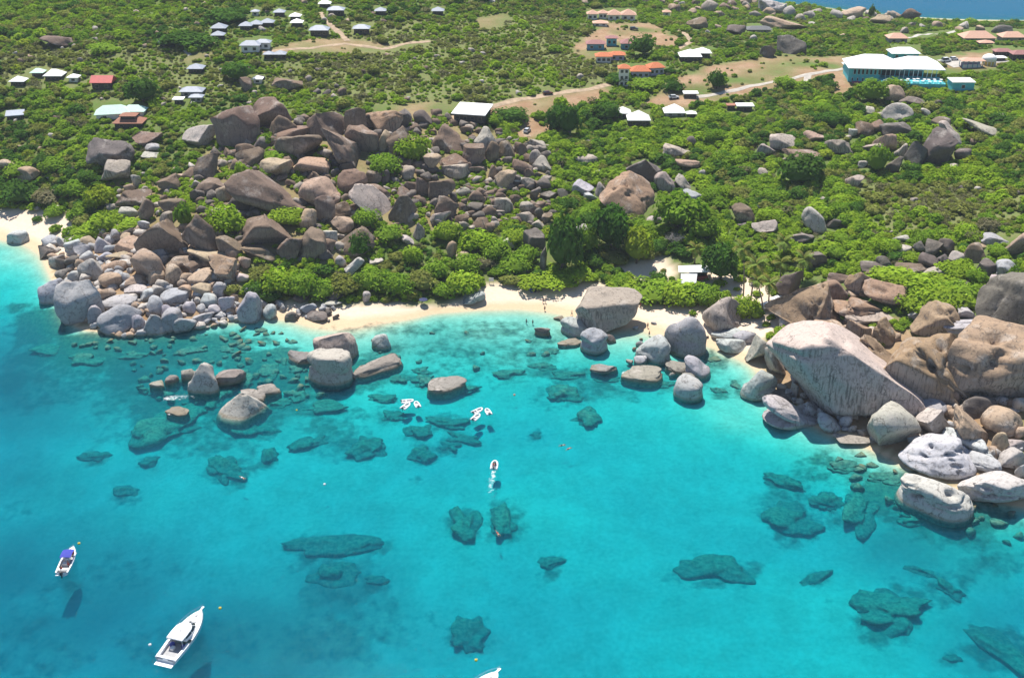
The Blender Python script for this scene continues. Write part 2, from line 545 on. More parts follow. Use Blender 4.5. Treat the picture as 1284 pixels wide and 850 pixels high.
sand_sea = mixc(N, L, ramp(N, L, math_(N, L, 'ADD', math_(N, L, 'MULTIPLY', nA.outputs[0], .5), math_(N, L, 'MULTIPLY', nB.outputs[0], .5)), .38, .62), (.36, .345, .265), (.53, .505, .40))  # sea-bed sand; its mottle colour also stands in for light rippled by the water
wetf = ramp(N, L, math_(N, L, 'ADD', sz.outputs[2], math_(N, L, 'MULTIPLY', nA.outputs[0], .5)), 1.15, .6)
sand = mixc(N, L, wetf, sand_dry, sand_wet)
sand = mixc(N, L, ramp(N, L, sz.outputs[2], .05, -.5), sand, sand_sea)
weed = mixc(N, L, ramp(N, L, nB.outputs[0], .35, .65), (.04, .06, .055), (.17, .17, .11))
nE = noise_node(N, .35, 4, .6); L.new(geo.outputs["Position"], nE.inputs["Vector"])
rf = ramp(N, L, math_(N, L, 'ADD', sep.outputs[2], math_(N, L, 'MULTIPLY', math_(N, L, 'SUBTRACT', nE.outputs[0], .5), 1.5)), .16, .62)
rf = math_(N, L, 'MULTIPLY', rf, ramp(N, L, sep.outputs[2], .02, .15))
rf = math_(N, L, 'MULTIPLY', rf, .9)
sand = mixc(N, L, rf, sand, weed)
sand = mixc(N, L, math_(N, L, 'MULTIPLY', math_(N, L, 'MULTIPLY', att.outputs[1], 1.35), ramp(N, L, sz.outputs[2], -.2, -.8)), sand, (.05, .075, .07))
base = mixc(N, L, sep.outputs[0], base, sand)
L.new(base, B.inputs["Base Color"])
B.inputs["Roughness"].default_value = .95
B.inputs["Specular IOR Level"].default_value = .1
bp = N.new("ShaderNodeBump"); bp.inputs["Strength"].default_value = .5; bp.inputs["Distance"].default_value = .25
L.new(math_(N, L, 'ADD', nB.outputs[0], math_(N, L, 'MULTIPLY', nD.outputs[0], .3)), bp.inputs["Height"]); L.new(bp.outputs[0], B.inputs["Normal"])

nx, ny = len(AX), len(AY)
idx = np.arange(nx * ny).reshape(ny, nx)
FQ = np.stack([idx[:-1, :-1], idx[:-1, 1:], idx[1:, 1:], idx[1:, :-1]], -1).reshape(-1, 4)
me = fast_mesh("ground", np.stack([GX.ravel(), GY.ravel(), HZ], -1), FQ, [m_ter])
vcol(me, "cover", np.stack([m_sand, m_earth, m_reef, m_dry], -1))
tag(link("ground", me), kind="structure")

# ------------------------------------------------------------------ sea: a closed body of clear water
m_wat, nt, N, L, B = mk("sea_water")
N.remove(B)
out = N["Material Output"]
geo = N.new("ShaderNodeNewGeometry")
mp = N.new("ShaderNodeMapping"); mp.inputs["Scale"].default_value = (.8, 1.25, 1); mp.inputs["Rotation"].default_value = (0, 0, .5)
L.new(geo.outputs["Position"], mp.inputs["Vector"])
w1 = noise_node(N, .75, 6, .65); w2 = noise_node(N, .10, 3, .5)
L.new(mp.outputs[0], w1.inputs["Vector"]); L.new(mp.outputs[0], w2.inputs["Vector"])
bp = N.new("ShaderNodeBump"); bp.inputs["Strength"].default_value = 1.0; bp.inputs["Distance"].default_value = .11
L.new(math_(N, L, 'ADD', w1.outputs[0], w2.outputs[0]), bp.inputs["Height"])
gl = N.new("ShaderNodeBsdfGlossy"); gl.inputs["Roughness"].default_value = .06
L.new(bp.outputs[0], gl.inputs["Normal"])
tr = N.new("ShaderNodeBsdfTransparent"); tr.inputs[0].default_value = (.985, .995, 1, 1)
fr = N.new("ShaderNodeFresnel"); fr.inputs["IOR"].default_value = 1.33; L.new(bp.outputs[0], fr.inputs["Normal"])
mx = N.new("ShaderNodeMixShader")
bf = math_(N, L, 'MULTIPLY', math_(N, L, 'MULTIPLY', fr.outputs[0], .36), math_(N, L, 'SUBTRACT', 1.0, geo.outputs["Backfacing"]))
L.new(bf, mx.inputs[0]); L.new(tr.outputs[0], mx.inputs[1]); L.new(gl.outputs[0], mx.inputs[2])
L.new(mx.outputs[0], out.inputs["Surface"])
va = N.new("ShaderNodeVolumeAbsorption")
va.inputs["Color"].default_value = (0.0, .918, .966, 1)
va.inputs["Density"].default_value = 0.66
vs = N.new("ShaderNodeVolumeScatter")
vs.inputs["Color"].default_value = (.0, .54, .72, 1)
vs.inputs["Density"].default_value = 0.05
vadd = N.new("ShaderNodeAddShader")
L.new(va.outputs[0], vadd.inputs[0]); L.new(vs.outputs[0], vadd.inputs[1])
L.new(vadd.outputs[0], out.inputs["Volume"])
wb = MB()
WX = 5600
wb.box(0, 400, -20, 2 * WX, 2 * WX, 40)
sea = wb.build("sea", m_wat)
tag(sea, kind="structure")
# ------------------------------------------------------------------ granite boulders
ROCK = {'g': (.365, .365, .375), 'l': (.42, .385, .35), 't': (.37, .27, .195), 'b': (.178, .126, .092), 'd': (.14, .12, .106),
        'p': (.30, .208, .135), 'w': (.41, .405, .40), 's': (.15, .15, .095), 'm': (.36, .31, .265), 'h': (.47, .40, .335), 'r': (.23, .215, .19)}
m_rock, nt, N, L, B = mk("granite")
att = N.new("ShaderNodeVertexColor"); att.layer_name = "rk"
geo = N.new("ShaderNodeNewGeometry")
pz = N.new("ShaderNodeSeparateXYZ"); L.new(geo.outputs["Position"], pz.inputs[0])
nz = N.new("ShaderNodeSeparateXYZ"); L.new(geo.outputs["Normal"], nz.inputs[0])
n1 = noise_node(N, .22, 5, .62); n2 = noise_node(N, 1.1, 5, .65); n3 = noise_node(N, 6., 3, .6)
mp = N.new("ShaderNodeMapping"); mp.inputs["Scale"].default_value = (1.9, 1.9, .10); L.new(geo.outputs["Position"], mp.inputs["Vector"])
ns = noise_node(N, 1.0, 4, .6); L.new(mp.outputs[0], ns.inputs["Vector"])
for n in (n1, n2, n3): L.new(geo.outputs["Position"], n.inputs["Vector"])
c = att.outputs[0]
# the blotches of the stone
lite = mixc(N, L, .5, c, (.48, .44, .40)); dark = mixc(N, L, .72, c, (.07, .056, .047))
c1 = mixc(N, L, ramp(N, L, n1.outputs[0], .54, .70), c, lite)
c1 = mixc(N, L, math_(N, L, 'MULTIPLY', ramp(N, L, n2.outputs[0], .52, .68), .75), c1, dark)
# lichen-brown weathered tops over greyer flanks, with run-off streaks (alpha = how strong)
flank = ramp(N, L, math_(N, L, 'ADD', nz.outputs[2], math_(N, L, 'MULTIPLY', n1.outputs[0], .5)), .55, .15)
c1 = mixc(N, L, math_(N, L, 'MULTIPLY', flank, math_(N, L, 'MULTIPLY', att.outputs[1], .75)), c1, (.34, .325, .315))
stf = math_(N, L, 'MULTIPLY', ramp(N, L, ns.outputs[0], .5, .62), ramp(N, L, nz.outputs[2], .6, .2))
c1 = mixc(N, L, math_(N, L, 'MULTIPLY', stf, math_(N, L, 'ADD', math_(N, L, 'MULTIPLY', att.outputs[1], .5), .16)), c1, (.07, .058, .05))
c1 = mixc(N, L, .42, c1, mixc(N, L, n3.outputs[0], (.08, .075, .07), (.95, .93, .9)), 'OVERLAY')
# tide band and algae below the sea's surface
zz = math_(N, L, 'ADD', pz.outputs[2], math_(N, L, 'MULTIPLY', n2.outputs[0], -.8))
c1 = mixc(N, L, ramp(N, L, zz, .35, -.1), c1, mixc(N, L, .45, c1, (.20, .155, .08)))
c1 = mixc(N, L, math_(N, L, 'MULTIPLY', ramp(N, L, zz, -.5, -1.0), .85), c1, mixc(N, L, ramp(N, L, n2.outputs[0], .40, .66), (.085, .09, .075), (.27, .25, .17)))
vo = N.new("ShaderNodeTexVoronoi"); vo.feature = 'DISTANCE_TO_EDGE'; vo.inputs["Scale"].default_value = .21
vm = N.new("ShaderNodeVectorMath"); vm.operation = 'ADD'
vsc = N.new("ShaderNodeVectorMath"); vsc.operation = 'SCALE'; vsc.inputs[3].default_value = 2.2
L.new(n2.outputs[1], vsc.inputs[0]); L.new(geo.outputs["Position"], vm.inputs[0]); L.new(vsc.outputs[0], vm.inputs[1]); L.new(vm.outputs[0], vo.inputs["Vector"])
crk = math_(N, L, 'MULTIPLY', ramp(N, L, vo.outputs["Distance"], .022, .004), ramp(N, L, n1.outputs[0], .42, .55))
c1 = mixc(N, L, math_(N, L, 'MULTIPLY', crk, .75), c1, (.05, .042, .036))
L.new(c1, B.inputs["Base Color"])
B.inputs["Roughness"].default_value = .85
B.inputs["Specular IOR Level"].default_value = .25
bp = N.new("ShaderNodeBump"); bp.inputs["Strength"].default_value = .7; bp.inputs["Distance"].default_value = .35
hh = math_(N, L, 'ADD', math_(N, L, 'MULTIPLY', n2.outputs[0], .8), math_(N, L, 'MULTIPLY', n3.outputs[0], .25))
L.new(hh, bp.inputs["Height"]); L.new(bp.outputs[0], B.inputs["Normal"])

_ico = {}
def ico(n):
    if n not in _ico:
        bm = bmesh.new()
        bmesh.ops.create_icosphere(bm, subdivisions=n, radius=1.0)
        _ico[n] = (np.array([v.co for v in bm.verts]), np.array([[v.index for v in f.verts] for f in bm.faces]))
        bm.free()
    return _ico[n]

def rock_shape(seed, sub, pits=0, planes=None, rough=1.0, ncut=7, sharp=False):
    r = np.random.default_rng(seed)
    V, F = ico(sub)
    P = V.copy()
    e = r.uniform(2.2, 3.2) if sharp else r.uniform(2.0, 2.7)
    P = P / ((np.abs(P) ** e).sum(-1) ** (1 / e))[:, None]
    # broken-off faces with worn edges
    cuts = []
    for _ in range(ncut):
        n = r.normal(size=3); n[2] *= .8; n /= np.linalg.norm(n)
        cuts.append((n, r.uniform(.45, .85) if not sharp else r.uniform(.38, .82), r.uniform(.02, .09) if not sharp else r.uniform(.008, .04)))
    for q in planes or []:
        n = np.array(q[:3], float); cuts.append((n / np.linalg.norm(n), q[3], .035))
    for n, d, s in cuts:
        t = P @ n - d
        sp = s * np.logaddexp(0, t / s)
        P = P - sp[:, None] * n * .96
    o = r.uniform(0, 50, 3)
    if rough > 2: P = P * (1 + .55 * vnoise(P * 1.7 + o, seed + 8) + .22 * vnoise(P * 4.3 + o, seed + 9))[:, None]
    nr = P / np.linalg.norm(P, axis=1)[:, None]
    P = P + nr * (rough * (.10 * vnoise(P * 1.3 + o, seed) + .055 * vnoise(P * 2.9 + o, seed + 1) + .022 * vnoise(P * 7 + o, seed + 2)))[:, None]
    # a crack or two
    for _ in range(2 if sub >= 4 else 0):
        n = r.normal(size=3); n /= np.linalg.norm(n); d = r.uniform(-.4, .4)
        t = np.abs(P @ n - d + .05 * vnoise(P * 3 + o, seed + 5))
        P = P - nr * (.05 * np.exp(-(t / .035) ** 2))[:, None]
    for _ in range(pits):
        n = r.normal(size=3); n[1] = -abs(n[1]) * .8; n[2] = n[2] * .7 + .5; n /= np.linalg.norm(n)
        a = r.uniform(.08, .2); t = np.linalg.norm(nr - n, axis=1) / a
        P = P - nr * ((.5 * a + .06) * sstep(1.15, .6, t))[:, None]
    lo, hi = P.min(0), P.max(0)
    P = (P - (lo + hi) / 2) / ((hi - lo) / 2)
    return P, F

def rock_dims(w, h, py, t):
    a = PITCH + math.atan((py - 425) / FPX)
    W = w * t / FPX; Vh = h * t / FPX
    D = min(.82 * W, .8 * Vh / max(math.sin(a), .3))
    D = max(D, .35 * W, .5 * Vh)
    Hz = math.sqrt(max(Vh ** 2 - (D * math.sin(a)) ** 2, (.45 * Vh) ** 2)) / math.cos(a)
    return W, D, Hz

PLACED = []          # every boulder: picture box and short name, used to word labels
TAPER = {(305, 514): .9, (257, 474): .55, (1020, 380): .6, (288, 468): .6, (909, 394): .5, (313, 387): .35, (195, 407): .55, (262, 206): .5, (423, 432): .4, (1151, 192): .5, (608, 180): .3}
def boulder(k, cx, cy_, w, h, ang, typ, planes=None):
    sub_m = typ == 's'
    seed = 1000 + k
    r = np.random.default_rng(seed)
    floor = None if sub_m else -.35
    t = hit(cx, cy_, 0, floor)[1]
    W, D, Hz = rock_dims(w, h, cy_, t)
    dz = Hz * (.30 if abs(ang) < 35 else .34)
    if sub_m: dz = -.05
    tp0 = TAPER.get((int(cx), int(cy_)), 0)
    if tp0 > .8: dz = .02 * Hz
    p, t = hit(cx, cy_ + (.04 * h if not sub_m else 0), dz, floor)
    W, D, Hz = rock_dims(w, h, cy_, t)
    W, D, Hz = W * 1.1, D * 1.1, Hz * 1.17
    gz = float(hgt(p[0], p[1]))
    if tp0 > .8: Hz *= 1.45
    if typ == 'r': Hz *= .55
    yaw = sub_m or typ in 'rw'
    av = PITCH + math.atan((cy_ - 425) / FPX)
    if yaw and ang:
        ca, sa = math.cos(R(ang)), math.sin(R(ang))
        W = w * t / FPX * 1.08 * math.hypot(ca, sa / math.sin(av))
        D = h * t / FPX * .8 * math.hypot(ca / math.sin(av), sa)
        Hz = h * t / FPX * .9
        if tp0 > .8: Hz *= 1.45
    if typ == 'r': Hz *= .55
    if sub_m:
        D = max(D, h * t / FPX * .95 / math.sin(av) * math.cos(R(ang)) ** 2)
        Hz = min(Hz * .75, max(.7, (-.6 - p[2]) * 1.7), 3.4); W *= 1.06; D *= 1.06
    sub = 5 if w > 68 and not sub_m else (4 if w > 24 else 3)
    pits = {'p': 12, 'w': 20}.get(typ, 0) if w > 30 else (5 if typ in 'pw' else 0)
    P, F = rock_shape(seed, sub, pits, planes, 2.3 if typ in 's' else 1.0, (2 if sub_m else (13 if typ in 'bdmphr' else (8 if gz > .2 else 6))) if w > 16 else (5 if typ not in 'bdm' else 9), typ in 'bdmphr' or (gz > .2 and typ in 'glt' and k % 5 < 3))
    tp_ = TAPER.get((int(cx), int(cy_)))
    if tp_: P[:, :2] *= (1 - tp_ * np.clip(P[:, 2:3] * .6 + .35, 0, 1)) / (1 - tp_ * .2)
    P = P * np.array([W, D, Hz]) / 2
    a = R(ang); c, s = math.cos(a), math.sin(a)
    if yaw:
        th = math.atan2(-s / math.sin(av), c); c, s = math.cos(th), math.sin(th)
        P = np.stack([P[:, 0] * c - P[:, 1] * s, P[:, 0] * s + P[:, 1] * c, P[:, 2]], -1)
    else:
        P = np.stack([P[:, 0] * c + P[:, 2] * s, P[:, 1], -P[:, 0] * s + P[:, 2] * c], -1)
    # the foot reaches the ground it stands on
    need = (gz - .4) - (p[2] + P[:, 2].min())
    if gz < -.25 and p[2] - P[:, 2].min() > 0:
        # below its widest line the stone goes straight down to the sea bed
        zn = np.clip(P[:, 2] / P[:, 2].min(), 0, 1)
        th_ = np.arctan2(P[:, 1], P[:, 0]); rr_ = np.hypot(P[:, 0], P[:, 1])
        bn = ((th_ + math.pi) / (2 * math.pi) * 20).astype(int) % 20
        eq = np.array([rr_[bn == q].max() if (bn == q).any() else rr_.max() for q in range(20)])
        eq = (eq + np.roll(eq, 1) + np.roll(eq, -1)) / 3
        fx = (th_ + math.pi) / (2 * math.pi) * 20 - .5; i0 = np.floor(fx).astype(int)
        req = eq[i0 % 20] * (1 - (fx - i0)) + eq[(i0 + 1) % 20] * (fx - i0)
        want = req * (.94 + .16 * zn) * sstep(1.0, .80, zn)
        k_ = np.where((P[:, 2] < 0) & (zn < .995), np.maximum(1, want / np.maximum(rr_, 1e-3)), 1)
        P[:, :2] *= np.minimum(k_, 4.0)[:, None]
    if need < 0:
        low = P[:, 2] < 0
        P[low, 2] *= (P[:, 2].min() + need) / P[:, 2].min()
    me = fast_mesh("boulder", P, F, [m_rock])
    col = np.array(ROCK[typ]) * r.uniform(.86, 1.14) * (1 + r.uniform(-.05, .05, 3))
    fl = {'h': 1.0, 'p': .9, 'b': .45, 'm': .9, 't': .3}.get(typ, .0)
    vcol(me, "rk", np.tile([*col, fl], (len(P), 1)))
    o = link("submerged_boulder" if sub_m else "boulder", me, None, tuple(p))
    PLACED.append((o, cx, cy_, w, h, ang, typ, p, (W, D, Hz)))
    return o

